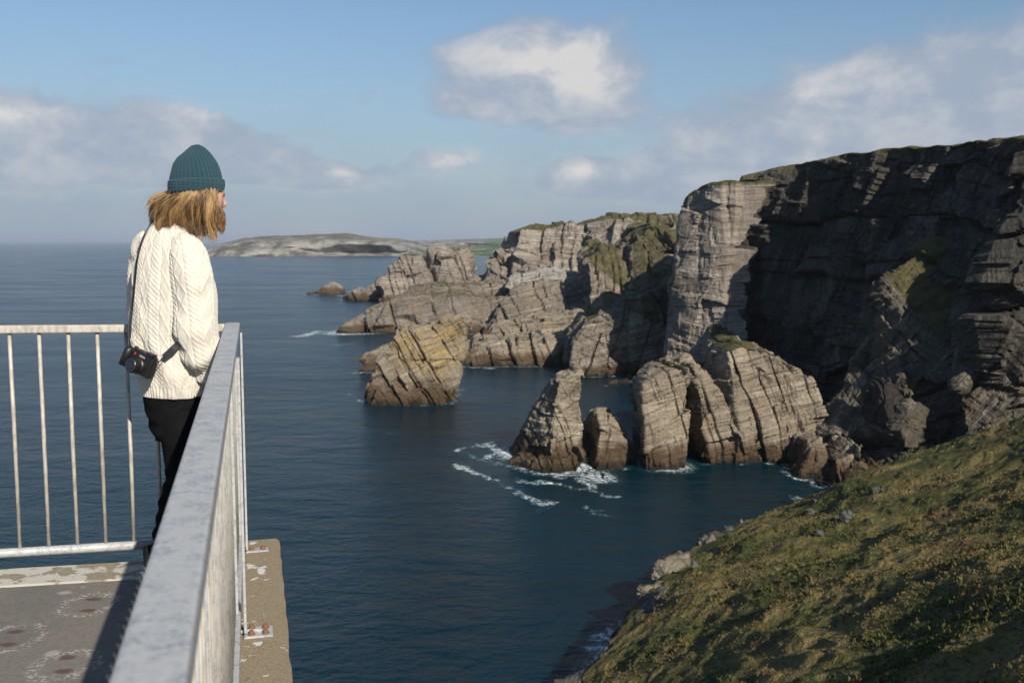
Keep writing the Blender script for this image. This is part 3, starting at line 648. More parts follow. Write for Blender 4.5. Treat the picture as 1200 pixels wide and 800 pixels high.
#  shore spots (world circles): px, py, radius m, strength ; white where waves reach the rock
def sea_pt(px, py): k = pxdir(px, py); s_ = -EYE/k[2]; return k[0]*s_, k[1]*s_
SPOT = [(665, 543, 9, 1.35), (640, 548, 7, .9), (590, 530, 6, 1.2), (612, 548, 5, .7), (700, 562, 7, 1.0), (722, 566, 6, .8), (797, 551, 8, .75), (860, 552, 6, .3), (930, 588, 5, .9), (724, 738, 4.5, 1.3), (704, 757, 4.5, 1.2), (678, 782, 4, 1.0),
        (700, 785, 4, .8), (395, 392, 26, 1.1), (440, 394, 16, .5), (425, 467, 5, .9), (490, 468, 12, .6), (548, 453, 9, 1.2), (530, 462, 6, .7), (560, 430, 9, .6), (620, 431, 10, .4), (370, 345, 20, .8), (430, 349, 30, .8), (395, 346, 20, .6),
        (718, 460, 5, .4), (690, 440, 8, .4), (960, 560, 5, .4), (560, 392, 16, .6)]
for (px, py, r_, k_) in SPOT:
    x0, y0 = sea_pt(px, py); q = np.exp(-((V[:, 0]-x0)**2+((V[:, 1]-y0)*.7)**2)/r_**2); foam = np.maximum(foam, q*k_*np.exp(-np.maximum(dist-1, 0)/(r_*.38)))
nz = fbm(np.stack([V[:, 0], V[:, 1], V[:, 0]*0], 1)/9, 3, 301)
foam = np.maximum(foam, .62*np.exp(-np.maximum(dist-.6, 0)/1.0)*sstep(nz, -.25, .15))
nz2 = fbm(np.stack([V[:, 0], V[:, 1], V[:, 0]*0+9], 1)/5, 3, 305)
def streak(pts, wd_, k_):
    wd_ *= .75; k_ *= 1.25
    global foam
    W_ = [sea_pt(*p) for p in pts]; best = np.full(len(V), 1e9)
    for a, b_ in zip(W_[:-1], W_[1:]):
        ex, ey = b_[0]-a[0], b_[1]-a[1]; qx, qy = V[:, 0]-a[0]+nz*2.2, V[:, 1]-a[1]+nz2*2.2
        t_ = np.clip((qx*ex+qy*ey)/(ex*ex+ey*ey), 0, 1); best = np.minimum(best, np.hypot(qx-t_*ex, qy-t_*ey))
    foam = np.maximum(foam, k_*(.85+.35*nz2)*np.exp(-(best/wd_/1.2)**2))
for s_ in [([(532, 543), (550, 551), (566, 560)], 1.3, .85), ([(540, 527), (575, 519), (592, 516)], 1.6, .7), ([(590, 568), (612, 576), (648, 590)], 1.4, .7), ([(640, 565), (665, 573), (700, 579), (722, 582)], 1.3, .75),
           ([(545, 528), (560, 535), (600, 548)], 1.2, .4), ([(450, 507), (497, 510)], 1.6, .35), ([(660, 555), (690, 562)], 2.2, .7), ([(700, 600), (716, 606)], 1.2, .45), ([(350, 394), (375, 388), (400, 392)], 6, .7),
           ([(390, 405), (420, 400)], 4, .35), ([(320, 347), (345, 348)], 6, .5), ([(400, 346), (440, 351)], 9, .6), ([(650, 590), (640, 600)], 1.0, .3), ([(555, 430), (575, 431)], 3, .6), ([(395, 470), (410, 462), (420, 440)], 2.0, .28), ([(552, 520), (566, 524), (580, 521), (588, 530), (575, 536)], 1.2, .8), ([(600, 560), (628, 567), (640, 562), (652, 566)], 1.0, .7), ([(560, 560), (585, 563), (600, 572), (612, 571)], 1.0, .6), ([(690, 590), (700, 597), (712, 598)], .9, .5), ([(670, 556), (685, 566), (680, 572)], 1.2, .8), ([(925, 583), (935, 590)], 2.0, .9)]:
    streak(*s_)
foam[~inside] = 0
m_sea = mat('sea_water', (.006, .030, .045), .14, 0, .5); n = NT(m_sea.node_tree); b = bsdf(m_sea); b.inputs['IOR'].default_value = 1.33; b.inputs['Specular IOR Level'].default_value = .31
pos = n.new('ShaderNodeNewGeometry').outputs['Position']
fo = n.new('ShaderNodeAttribute', attribute_name='foam').outputs['Fac']
fn = n.noise(n.mapping(pos, scale=(1, .8, 1)), .9, 6, .7, .6); fn2 = n.noise(pos, .25, 4, .6, .8)
fn3 = n.noise(pos, 3.2, 4, .7, .5)
fm = n.ramp(n.math('MULTIPLY', fo, n.math('ADD', n.math('ADD', n.ramp(fn, .36, .66, .15, 1.15), n.math('MULTIPLY', n.math('SUBTRACT', fn3, .5), .9)), n.math('MULTIPLY', n.math('SUBTRACT', fn2, .5), .6))), .22, .85)
fm = n.math('MULTIPLY', fm, n.ramp(fo, .08, .3))
sub = n.noise(n.mapping(pos, scale=(1, .35, 1)), .012, 4, .6)
deep = n.mix(n.ramp(sub, .35, .65), (.0003, .0125, .0205, 1), (.0006, .020, .030, 1))
deep = n.mix(n.math('MULTIPLY', n.ramp(fo, .1, .9), .55), deep, (.03, .12, .12, 1))
n.put(b.inputs['Base Color'], n.mix(n.math('MULTIPLY', fm, .92), deep, (.74, .77, .78, 1)))
gust = n.ramp(n.noise(n.mapping(pos, scale=(.5, 1.6, 1), rot=(0, 0, R(12))), .011, 6, .65, .5), .38, .62, .13, .23)
n.put(b.inputs['Roughness'], n.math('ADD', n.math('MULTIPLY', fm, .5), gust))
w1 = n.noise(n.mapping(pos, scale=(.6, 1, 1), rot=(0, 0, R(20))), .16, 4, .55, .4); w2 = n.noise(n.mapping(pos, scale=(.7, 1, 1), rot=(0, 0, R(-15))), .75, 4, .6); w3 = n.noise(pos, 2.6, 3, .6)
w0 = n.noise(n.mapping(pos, scale=(.5, 1, 1), rot=(0, 0, R(30))), .03, 3, .5)
wv_ = n.math('ADD', n.math('MULTIPLY', w0, 3.0), n.math('ADD', n.math('MULTIPLY', w1, 1.5), n.math('ADD', n.math('MULTIPLY', w2, .55), n.math('ADD', n.math('MULTIPLY', w3, .16), n.math('MULTIPLY', fm, .15)))))
n.put(b.inputs['Normal'], n.bump(wv_, 1.0, 1.0))
o = mesh_obj('sea', V, [(r*nx+c, r*nx+c+1, (r+1)*nx+c+1, (r+1)*nx+c) for r in range(ny-1) for c in range(nx-1)], m_sea); tag(o, kind='structure'); set_attr(o, 'foam', foam)

# ------------------------------------------------------------------ haze
mh = bpy.data.materials.new('haze'); mh.use_nodes = True; n = NT(mh.node_tree); n.n.clear()
pv = n.new('ShaderNodeVolumePrincipled'); pv.inputs['Color'].default_value = (.80, .88, 1.0, 1); pv.inputs['Density'].default_value = 3.4e-5; pv.inputs['Anisotropy'].default_value = .2
mo = n.new('ShaderNodeOutputMaterial'); n.l.new(pv.outputs[0], mo.inputs['Volume'])
hb = MB(); hb.box((0, 34000, 60), (130000, 124000, 130)); o = hb.build('haze', mh); tag(o, 'pale sea haze', 'haze', kind='stuff')

# ================================================================== platform, in its own frame
DK = EYE-1.48                                # deck level
RA = math.atan(.26)                          # railing runs this far left of straight ahead
CX, CY = -1.31, 4.65                         # corner of the railing
along = Vector((-math.sin(RA), math.cos(RA), 0)); side = Vector((-math.cos(RA), -math.sin(RA), 0))   # side: to the left
sideL = Vector((-math.cos(R(12.0)), -math.sin(R(12.0)), 0))
def RP(a, s_, z): """a metres from the corner towards the viewer, s_ metres to the left"""; return Vector((CX, CY, 0))-along*a+side*s_+Vector((0, 0, z))
RM = Matrix.Rotation(RA, 3, 'Z'); RML = Matrix.Rotation(R(12.0), 3, 'Z')

m_deck = mat('deck_concrete', (.12, .115, .105), .9, 0, .2); n = NT(m_deck.node_tree); b = bsdf(m_deck)
pos = n.new('ShaderNodeNewGeometry').outputs['Position']
base_ = n.mix(n.noise(pos, 40, 5, .8), (.085, .077, .066, 1), (.25, .225, .19, 1)); base_ = n.mix(n.ramp(n.noise(pos, 1.6, 4, .6), .4, .65, .0, .6), base_, (.10, .098, .092, 1))
base_ = n.mix(n.ramp(n.noise(pos, 160, 2, .6), .62, .7, 0, .5), base_, (.33, .30, .25, 1))
def spot(cx, cy, rx_, ry_):
    sp_ = n.new('ShaderNodeSeparateXYZ'); n.l.new(pos, sp_.inputs[0])
    dx = n.math('DIVIDE', n.math('SUBTRACT', sp_.outputs[0], cx), rx_); dy = n.math('DIVIDE', n.math('SUBTRACT', sp_.outputs[1], cy), ry_)
    return n.math('SQRT', n.math('ADD', n.math('MULTIPLY', dx, dx), n.math('MULTIPLY', dy, dy)))
def deck_xy(px, py): k = pxdir(px, py); s_ = -1.48/k[2]; return k[0]*s_, k[1]*s_
nz1 = n.noise(pos, 26, 5, .7); nz2 = n.noise(pos, 60, 3, .6)
for (px, py) in [(14, 747), (104, 708), (76, 779)]:
    x0, y0 = deck_xy(px, py)
    rr_ = n.math('ADD', spot(x0, y0, .105, .13), n.math('MULTIPLY', n.math('SUBTRACT', nz1, .5), 1.1))
    ring = n.math('MULTIPLY', n.math('MULTIPLY', n.ramp(rr_, .62, .95), n.ramp(rr_, .95, 1.25, 1, 0)), n.ramp(nz2, .50, .58))
    base_ = n.mix(n.math('MULTIPLY', ring, .5), base_, (.55, .51, .43, 1))
for (px, py) in [(18, 740), (9, 755), (109, 702), (103, 715), (79, 770), (74, 786)]:
    x0, y0 = deck_xy(px, py); rr_ = n.math('ADD', spot(x0, y0, .036, .022), n.math('MULTIPLY', n.math('SUBTRACT', nz1, .5), .8))
    base_ = n.mix(n.ramp(rr_, .5, 1.25, .8, 0), base_, (.085, .045, .032, 1))
for (px, py, a_, b_) in [(76, 694, .03, .025), (97, 688, .01, .01), (60, 765, .025, .03)]:
    x0, y0 = deck_xy(px, py); rr_ = n.math('ADD', spot(x0, y0, a_, b_), n.math('MULTIPLY', n.math('SUBTRACT', nz1, .5), 1.2))
    base_ = n.mix(n.ramp(rr_, .6, 1.2, .5, 0), base_, (.42, .40, .36, 1))
n.put(b.inputs['Base Color'], base_); n.put(b.inputs['Normal'], n.bump(n.math('ADD', n.noise(pos, 60, 5, .8), n.noise(pos, 220, 2)), .5, .006))
def conc_mat(name, a, b2, lich, amt, sc):
    m = mat(name, a, .9, 0, .2); n = NT(m.node_tree); b = bsdf(m); pos = n.new('ShaderNodeTexCoord').outputs['Object']
    c = n.mix(n.noise(pos, 55*sc, 5, .8), c4(a), c4(b2)); c = n.mix(n.ramp(n.noise(pos, 150, 2, .5), .55, .68, 0, .6), c, (.07, .055, .035, 1))
    lm = n.ramp(n.noise(n.mapping(pos, loc=(1, 3, 0)), 7*sc, 5, .55, .3), amt, amt+.025); c = n.mix(lm, c, n.mix(n.noise(pos, 50, 3), c4([q*.85 for q in lich]), c4(lich)))
    n.put(b.inputs['Base Color'], c); n.put(b.inputs['Normal'], n.bump(n.math('ADD', n.noise(pos, 90, 5, .8), n.math('MULTIPLY', lm, .4)), .7, .008)); return m
m_kerb = conc_mat('kerb_concrete', (.20, .165, .11), (.36, .31, .22), (.52, .49, .42), .50, 1.0)
m_beam = conc_mat('beam_concrete', (.17, .13, .08), (.38, .31, .20), (.62, .60, .55), .63, 1.3)

plat = empty('viewing_platform', (-2.6, 2.5, DK-.5)); tag(plat, 'dark weathered concrete viewing platform with lichened edge strip high above the sea', 'platform')
def slab(name, poly, z0, z1, m, parent, bev=.006):
    bm = bmesh.new(); lo = [bm.verts.new((p[0], p[1], z0)) for p in poly]; hi = [bm.verts.new((p[0], p[1], z1)) for p in poly]; k = len(poly)
    bm.faces.new(hi); bm.faces.new(lo[::-1])
    for i in range(k): bm.faces.new((lo[i], lo[(i+1) % k], hi[(i+1) % k], hi[i]))
    bmesh.ops.recalc_face_normals(bm, faces=list(bm.faces))
    if bev: bmesh.ops.bevel(bm, geom=list(bm.edges), offset=bev, segments=2, affect='EDGES')
    bm.verts.index_update(); V = [tuple(v.co) for v in bm.verts]; Fc = [[v.index for v in f.verts] for f in bm.faces]; bm.free()
    return mesh_obj(name, V, Fc, m, parent)
e0 = Vector((-1.746, 4.51, 0)); ed = Vector((-.965, -.19, 0)).normalized(); ein = Vector((ed.y, -ed.x, 0)) * -1
if ein.y > 0: ein = -ein
jr = RP(0, .03, 0); jr.z = 0
def on_edge(off, s_): return e0+ed*s_+ein*off
# inner deck surface, edge strip and outer beam meet along butt joints
def line_x(p, d, q, e):
    A_ = np.array([[d.x, -e.x], [d.y, -e.y]]); t_ = np.linalg.solve(A_, np.array([q.x-p.x, q.y-p.y])); return p+d*t_[0]
rl_p = RP(0, .03, 0); rl_p.z = 0
k1 = line_x(on_edge(.26, 0), ed, rl_p, along); k0 = line_x(on_edge(0, 0), ed, rl_p, along)
near = RP(6.5, .03, 0); near.z = 0
slab('deck_slab', [k1, on_edge(.26, 4.2), on_edge(.26, 4.2)-along*5.5, near], DK-.35, DK, m_deck, plat, .003)
slab('edge_strip', [k0, on_edge(0, 4.2), on_edge(.258, 4.2), line_x(on_edge(.258, 0), ed, rl_p, along)], DK-.45, DK+.004, m_kerb, plat, .012)
# rough-edged beam outside the railing
bm = MB(); nseg = 60; Vv = []; Fc = []
for i in range(nseg+1):
    a_ = -.17+i*(6.6/nseg); j = (random.random()-.5)*.010
    for (s_, z_) in [(.028, DK-.6), (.028, DK+.003), (-.178+j, DK+.003), (-.192+j, DK-.012), (-.194+j, DK-.6)]: Vv.append(RP(a_, s_, z_))
for i in range(nseg):
    for k in range(5): Fc.append((i*5+k, (i+1)*5+k, (i+1)*5+(k+1) % 5, i*5+(k+1) % 5))
Fc += [tuple(range(5))[::-1], tuple(nseg*5+k for k in range(5))]; bm.add(Vv, Fc); bm.build('edge_beam', m_beam, plat)
pm = MB(); pm.box((-3.2, 1.6, (DK-.45+28)/2), (1.6, 2.2, DK-.45-28), RM); pm.build('support_pier', m_kerb, plat)

# ------------------------------------------------------------------ railing
m_galv = mat('galvanised_steel', (.6, .6, .6), .55, .12, .4); n = NT(m_galv.node_tree); b = bsdf(m_galv); pos = n.new('ShaderNodeTexCoord').outputs['Object']
sp1 = n.noise(n.mapping(pos, scale=(1, 1, 1)), 22, 5, .7, .4); sp2 = n.noise(pos, 120, 4, .7)
c = n.mix(n.ramp(sp1, .42, .62), (.40, .40, .385, 1), (.22, .24, .27, 1)); c = n.mix(n.ramp(sp2, .35, .7), c, (.46, .455, .435, 1))
n.put(b.inputs['Base Color'], c); n.put(b.inputs['Roughness'], n.ramp(sp1, .3, .7, .42, .66)); n.put(b.inputs['Normal'], n.bump(sp2, .25, .002))
m_bar = mat('weathered_bar_steel', (.5, .47, .42), .6, .15, .4); n = NT(m_bar.node_tree); b = bsdf(m_bar); pos = n.new('ShaderNodeTexCoord').outputs['Object']
sp1 = n.noise(n.mapping(pos, scale=(1, 1, .25)), 45, 5, .75); 
c = n.mix(n.ramp(sp1, .42, .6), (.50, .455, .385, 1), (.34, .305, .25, 1)); c = n.mix(n.ramp(sp1, .66, .74), c, (.25, .15, .09, 1))
n.put(b.inputs['Base Color'], c); n.put(b.inputs['Normal'], n.bump(sp1, .5, .003))
m_rust = mat('rusty_bolt', (.22, .12, .07), .8, .3, .3)
TOP = EYE-.38; BOT = DK+.065
rail = empty('metal_railing', (CX, CY, DK)); tag(rail, 'galvanised steel railing with a corner post around the concrete platform', 'railing')
L = 4.9; LL = 2.2
c0 = RP(L/2-.03, 0, TOP-.02); q = MB(); q.box(c0, (.066, L, .040), RM, .006); q.build('top_rail', m_galv, rail)
q = MB(); q.box(Vector((CX, CY, TOP-.009))+sideL*(LL/2+.034), (LL, .05, .034), RML @ Matrix.Rotation(.010, 3, 'Y'), .005); q.build('top_rail', m_bar, rail)
q = MB(); q.box(RP(L/2, .0, BOT), (.045, L, .045), RM, .005); q.build('bottom_rail', m_galv, rail)
q = MB(); q.tube([Vector((CX, CY, BOT-.002))+sideL*.024, Vector((CX, CY, BOT-.002))+sideL*LL], .0215, 12); q.build('bottom_rail', m_galv, rail, smooth=True)
# flat posts outside of the right-hand run, each with a bracket bolted to the beam
def bolt(p, parent):
    q = MB(); q.tube([p, p+Vector((0, 0, .005))], .014, 12); q.tube([p+Vector((0, 0, .005)), p+Vector((0, 0, .016))], [.0095, .0085], 6); return q.build('bolt', m_rust, parent, smooth=False)
for a_ in (.02, 1.06, 3.95):
    q = MB(); q.box(RP(a_, -.038, (TOP-.045+DK+.02)/2), (.010, .06, TOP-.045-DK-.02), RM, .002)
    q.box(RP(a_, .0, (TOP-.042+BOT+.024)/2), (.03, .03, TOP-.042-BOT-.024), RM, .003)
    po = q.build('post', m_galv, rail)
    q = MB(); q.tube([RP(a_+.01, -.044, TOP-.16), RP(a_+.01, -.047, TOP-.16)], .007, 8); q.build('bolt', m_rust, po, origin=tuple(rail.location)); 
    base_c = RP(a_, -.085, DK+.008); w2 = .05 if a_ < .5 else .1
    q = MB(); q.box(base_c, (.105, w2, .008), RM, .002)
    if a_ > .5: q.box(RP(a_, -.055, DK+.016), (.085, .008, .012), RM, .001)
    pl = q.build('base_plate', m_galv, rail)
    for s_ in ((-.060, -.112)):
        for aa in ((0,) if a_ < .5 else (-.028, .028)):
            bo = bolt(RP(a_+aa, s_, DK+.0125), rail); bo.parent = pl
# balusters
for i in range(1, int(L/.092)):
    a_ = .092*i; p = RP(a_, .004, 0)
    q = MB(); q.tube([p+Vector((0, 0, BOT+.02)), p+Vector((0, 0, TOP-.036))], .0105, 8); q.build('baluster', m_bar if i % 3 else m_galv, rail, smooth=True)
sL0 = Vector((CX, CY, 0)); nbL = 0
for i in range(0, 16):
    kx = [-.10, ][0]; s_ = .2259+.1236*i
    if s_ > LL: break
    p = sL0+sideL*s_; zm = random.uniform(.3, .7); j = random.uniform(-.002, .002); q = MB()
    q.tube([p+Vector((0, 0, BOT+.012)), p+Vector((j, 0, DK+zm)), p+Vector((0, 0, TOP-.032))], [.0085, .0092, .0085], 8); q.build('baluster', m_bar, rail, smooth=True)
q = MB(); q.box(sL0+sideL*(.09)+Vector((0, 0, (TOP-.04+BOT)/2)), (.03, .012, TOP-.04-BOT), RML, .002); q.build('post', m_galv, rail)

# ================================================================== the person
PY0 = 4.42
def Q(px, py, dy=0.0): return Vector(P(px, py, PY0+dy))
PXM = 4.40/F                                 # metres per photo pixel at the person
foot = Q(187, 655, 0.02)
per = empty('person', (foot.x, foot.y, DK))
tag(per, 'person in teal beanie, cream cable knit sweater and black trousers standing at the railing corner', 'person')

m_skin = mat('skin', (.62, .36, .26), .5, 0, .4); bsdf(m_skin).inputs['Subsurface Weight'].default_value = .15; bsdf(m_skin).inputs['Subsurface Radius'].default_value = (.01, .004, .002)
def loft(rings, nu, nv, pat=None, closed_top=False, pw=2.0):
    """rings: (center xyz, rx, ry, tilt vector) in world metres; horizontal ellipses; returns V,F with displacement pattern pat(u_m, v_m, u01, v01)"""
    cs = np.array([list(r[0]) for r in rings]); rx_ = np.array([r[1] for r in rings]); ry_ = np.array([r[2] for r in rings])
    s_ = np.r_[0, np.cumsum(np.linalg.norm(np.diff(cs, axis=0), axis=1)+np.abs(np.diff(rx_))*.5)]
    t_ = np.linspace(0, s_[-1], nv)
    def cr(y_):   # smooth interpolation (monotone-ish cubic)
        m_ = np.gradient(y_, s_); i = np.clip(np.searchsorted(s_, t_, side='right')-1, 0, len(s_)-2); h = s_[i+1]-s_[i]; x_ = (t_-s_[i])/h
        return (2*x_**3-3*x_**2+1)*y_[i]+(x_**3-2*x_**2+x_)*h*m_[i]+(-2*x_**3+3*x_**2)*y_[i+1]+(x_**3-x_**2)*h*m_[i+1]
    C_ = np.stack([cr(cs[:, k]) for k in range(3)], 1); RX = cr(rx_); RY = cr(ry_)
    th = np.linspace(0, 2*np.pi, nu, endpoint=False)
    tang = np.gradient(C_, axis=0); tang /= np.linalg.norm(tang, axis=1)[:, None]+1e-9
    # frame: x axis stays as close to world X as possible
    ax = np.tile([1., 0, 0], (nv, 1)); ax -= tang*np.sum(ax*tang, 1)[:, None]; ax /= np.linalg.norm(ax, axis=1)[:, None]; ay = np.cross(tang, ax); ay *= np.sign(ay[:, 1:2]+1e-9)
    ct, st = np.cos(th), np.sin(th); e = 2/pw; ctt = np.sign(ct)*np.abs(ct)**e; stt = np.sign(st)*np.abs(st)**e
    Vg = C_[:, None, :]+ax[:, None, :]*(RX[:, None]*ctt[None])[..., None]+ay[:, None, :]*(RY[:, None]*stt[None])[..., None]
    Nrm = ax[:, None, :]*(ctt[None]/np.maximum(RX, 1e-3)[:, None])[..., None]+ay[:, None, :]*(stt[None]/np.maximum(RY, 1e-3)[:, None])[..., None]
    Nrm /= np.linalg.norm(Nrm, axis=2)[..., None]+1e-9
    if pat is not None:
        circ = 2*np.pi*np.sqrt((RX.mean()**2+RY.mean()**2)/2); U = np.tile(th/(2*np.pi)*circ, (nv, 1)); VV = np.tile(t_[:, None], (1, nu))
        Vg = Vg+Nrm*pat(U, VV, circ, s_[-1], Vg)[..., None]
    V_ = Vg.reshape(-1, 3); Fc_ = [(r*nu+k, r*nu+(k+1) % nu, (r+1)*nu+(k+1) % nu, (r+1)*nu+k) for r in range(nv-1) for k in range(nu)]
    Fc_.append(tuple(range(nu))[::-1]); Fc_.append(tuple((nv-1)*nu+k for k in range(nu)))
    return V_, Fc_

# -- knit pattern
def cable(U, V_, circ, L_, Vg, npan=None):
    npan = npan or max(2, int(round(circ/.17))); w_ = circ/npan; x_ = (U/w_) % 1.0*w_   # panel coordinate 0..w
    h = np.zeros_like(U)
    def rope(xc, wd2, per_):
        xr = (x_-xc)/wd2; ins = np.abs(xr) < 1; ph = V_/per_*2*np.pi; r_ = 0
        a_ = np.exp(-((xr-.45*np.sin(ph))/.36)**2); b_ = np.exp(-((xr+.45*np.sin(ph))/.36)**2)
        return np.where(ins, np.maximum(a_*(1+.35*np.cos(ph)), b_*(1-.35*np.cos(ph)))-.25-.55*np.exp(-((np.abs(xr)-.95)/.15)**2), 0)
    h += rope(w_*.12, .014, .044)*.0052+rope(w_*.88, .014, .044)*.0052
    # centre diamond
    xr = (x_-w_*.5)/(w_*.25); ph = (V_/.092) % 1.0; tri = np.abs(ph-.5)*2*.9
    dm = np.exp(-((np.abs(xr)-tri)/.17)**2); h += np.where(np.abs(xr) < 1.1, dm, 0)*.0050
    moss = np.sin(U/.0062*np.pi)*np.sin(V_/.0068*np.pi); h += np.where(np.abs(xr) < tri, moss*.0014, np.sin(U/.006*np.pi)*.0006*(1))
    return h+np.sin(V_/.0055*np.pi)*.0004
def folds(Vg, seed, amp):
    q = Vg.reshape(-1, 3)
    f = fbm(q*np.array([9, 9, 5.]), 3, seed)*amp
    return f.reshape(Vg.shape[:2])
def ribbing(U, V_, lo, hi, h):
    rb = np.sin(U/.0075*np.pi)*.0022; m_ = sstep(V_, lo-.004, lo+.004)*(1-sstep(V_, hi-.004, hi+.004)); return h*(1-m_)+rb*m_
def pat_torso(U, V_, circ, L_, Vg):
    h = .58*cable(U, V_, circ, L_, Vg, 11); h = ribbing(U, V_, L_-.055, L_+1, h); h = ribbing(U, V_, -1, .035, h)
    h += folds(Vg, 401, .016)
    # sag folds running down to the hem
    z_ = (Vg[..., 2]-DK); xw = Vg[..., 0]
    return h+.010*np.sin((xw*.9+z_*.32)*46)*sstep(-z_, -1.15, -.95)*sstep(z_, .80, .92)
def pat_arm(U, V_, circ, L_, Vg):
    h = .58*cable(U, V_, circ, L_, Vg, 5); h = ribbing(U, V_, L_-.055, L_+1, h)
    q = V_/L_; fd = .010*np.sin(V_*52+2.2*np.sin(U*14))*sstep(q, .55, .8)*(1-sstep(q, .90, .97))
    return h+fd+folds(Vg, 403, .016)
tor = [(Q(199, 257, .02), .050, .050), (Q(198, 263, .02), .060, .060), (Q(198, 268, .02), .084, .078), (Q(199, 276, .015), .112, .100), (Q(199, 287, .01), .134, .114), (Q(200, 302, .0), .154, .126), (Q(200, 325, 0), .166, .138),
       (Q(199, 360, 0), .163, .142), (Q(199, 395, 0), .157, .142), (Q(203, 425, 0), .154, .142), (Q(204, 445, 0), .150, .142), (Q(204, 458, 0), .142, .136), (Q(204, 462, 0), .139, .132)]
armR = [(Q(213, 282, -.02), .045, .05), (Q(217, 291, -.045), .068, .072), (Q(222, 308, -.07), .080, .082), (Q(226, 338, -.085), .084, .082), (Q(229, 370, -.095), .086, .080), (Q(231, 396, -.10), .088, .080),
        (Q(236, 418, -.085), .080, .072), (Q(241, 436, -.06), .062, .058), (Q(244, 446, -.045), .042, .042), (Q(246, 455, -.035), .038, .038), (Q(247, 463, -.03), .037, .037)]
armL = [(Q(182, 282, .06), .06, .06), (Q(176, 292, .09), .075, .08), (Q(171, 315, .12), .070, .085), (Q(169, 350, .14), .066, .08), (Q(175, 385, .15), .068, .08), (Q(190, 415, .16), .065, .07), (Q(205, 437, .165), .05, .05), (Q(212, 450, .165), .038, .038)]
sw_ = MB(); sw_.add(*loft(tor, 420, 210, pat_torso, pw=2.15)); sw_.add(*loft(armR, 220, 230, pat_arm)); sw_.add(*loft(armL, 150, 150, pat_arm))
m_wool = mat('cream_wool', (.80, .74, .62), .95, 0, .15); n = NT(m_wool.node_tree); b = bsdf(m_wool); b.inputs['Sheen Weight'].default_value = .25; pos = n.new('ShaderNodeTexCoord').outputs['Object']
n.put(b.inputs['Base Color'], n.mix(n.noise(pos, 60, 4, .7), (.50, .455, .375, 1), (.64, .60, .525, 1))); n.put(b.inputs['Normal'], n.bump(n.noise(n.mapping(pos, scale=(1, 1, .6)), 260, 3, .7), .6, .003))
sw_.build('sweater', m_wool, per, smooth=True)

# -- trousers and boots
m_trs = mat('black_cotton', (.010, .010, .011), .95, 0, .08); n = NT(m_trs.node_tree); b = bsdf(m_trs); pos = n.new('ShaderNodeTexCoord').outputs['Object']
n.put(b.inputs['Base Color'], n.mix(n.noise(pos, 30, 4), (.004, .004, .005, 1), (.010, .010, .011, 1))); n.put(b.inputs['Normal'], n.bump(n.noise(pos, 300, 2), .3, .002))
def pat_leg(U, V_, circ, L_, Vg): return folds(Vg, 411, .007)+.004*np.sin(V_*75+np.sin(U*20)*2)*sstep(V_/L_, .25, .45)
hip = [(Q(204, 452, 0), .138, .125), (Q(206, 470, 0), .140, .13), (Q(209, 490, 0), .132, .128), (Q(213, 510, 0), .118, .115)]
legR = [(Q(209, 480, -.04), .090, .095), (Q(212, 505, -.04), .095, .095), (Q(214, 535, -.035), .086, .085), (Q(212, 565, -.02), .072, .075), (Q(203, 600, 0), .066, .068), (Q(193, 635, .02), .056, .06), (Q(187, 655, .02), .052, .056), (Q(186, 661, .02), .052, .055)]
legL = [(Q(212, 480, .06), .088, .09), (Q(218, 510, .08), .090, .09), (Q(223, 545, .09), .080, .08), (Q(222, 585, .11), .068, .07), (Q(216, 625, .14), .056, .06), (Q(213, 646, .15), .052, .056)]
tr = MB(); tr.add(*loft(hip, 60, 30, pat_leg)); tr.add(*loft(legR, 60, 120, pat_leg)); tr.add(*loft(legL, 60, 100, pat_leg)); tr.build('trousers', m_trs, per, smooth=True)
m_boot = mat('black_leather', (.02, .018, .016), .45, 0, .5)
for (fp, lb) in ((Q(193, 658, .02), 1), (Q(213, 645, .15), 2)):
    q = MB(); hd = Vector((math.sin(R(48)), math.cos(R(48)), 0)); sd_ = Vector((hd.y, -hd.x, 0)); base_p = Vector((fp.x, fp.y, DK))
    prof_ = [(-.085, .036, .030, .11), (-.05, .042, .034, .115), (0, .043, .037, .11), (.05, .045, .042, .085), (.10, .048, .046, .062), (.15, .045, .046, .05), (.185, .028, .03, .035)]
    Vv = []; Fc = []; nn = 14
    for (a_, w_, w2_, h_) in prof_:
        for k in range(nn):
            th = 2*math.pi*k/nn; ww = w_ if math.sin(th) > 0 else w2_+.004
            Vv.append(base_p+hd*a_+sd_*(ww*math.cos(th))+Vector((0, 0, max(.006, h_/2+.006+h_/2*math.sin(th)))))
    for i in range(len(prof_)-1):
        for k in range(nn): Fc.append((i*nn+k, i*nn+(k+1) % nn, (i+1)*nn+(k+1) % nn, (i+1)*nn+k))
    Fc += [tuple(range(nn)), tuple((len(prof_)-1)*nn+k for k in range(nn))[::-1]]; q.add(Vv, Fc); q.tube([base_p+Vector((0, 0, .05)), base_p+Vector((0, 0, .14))], .05, 14); q.build('boot', m_boot, per, smooth=True)

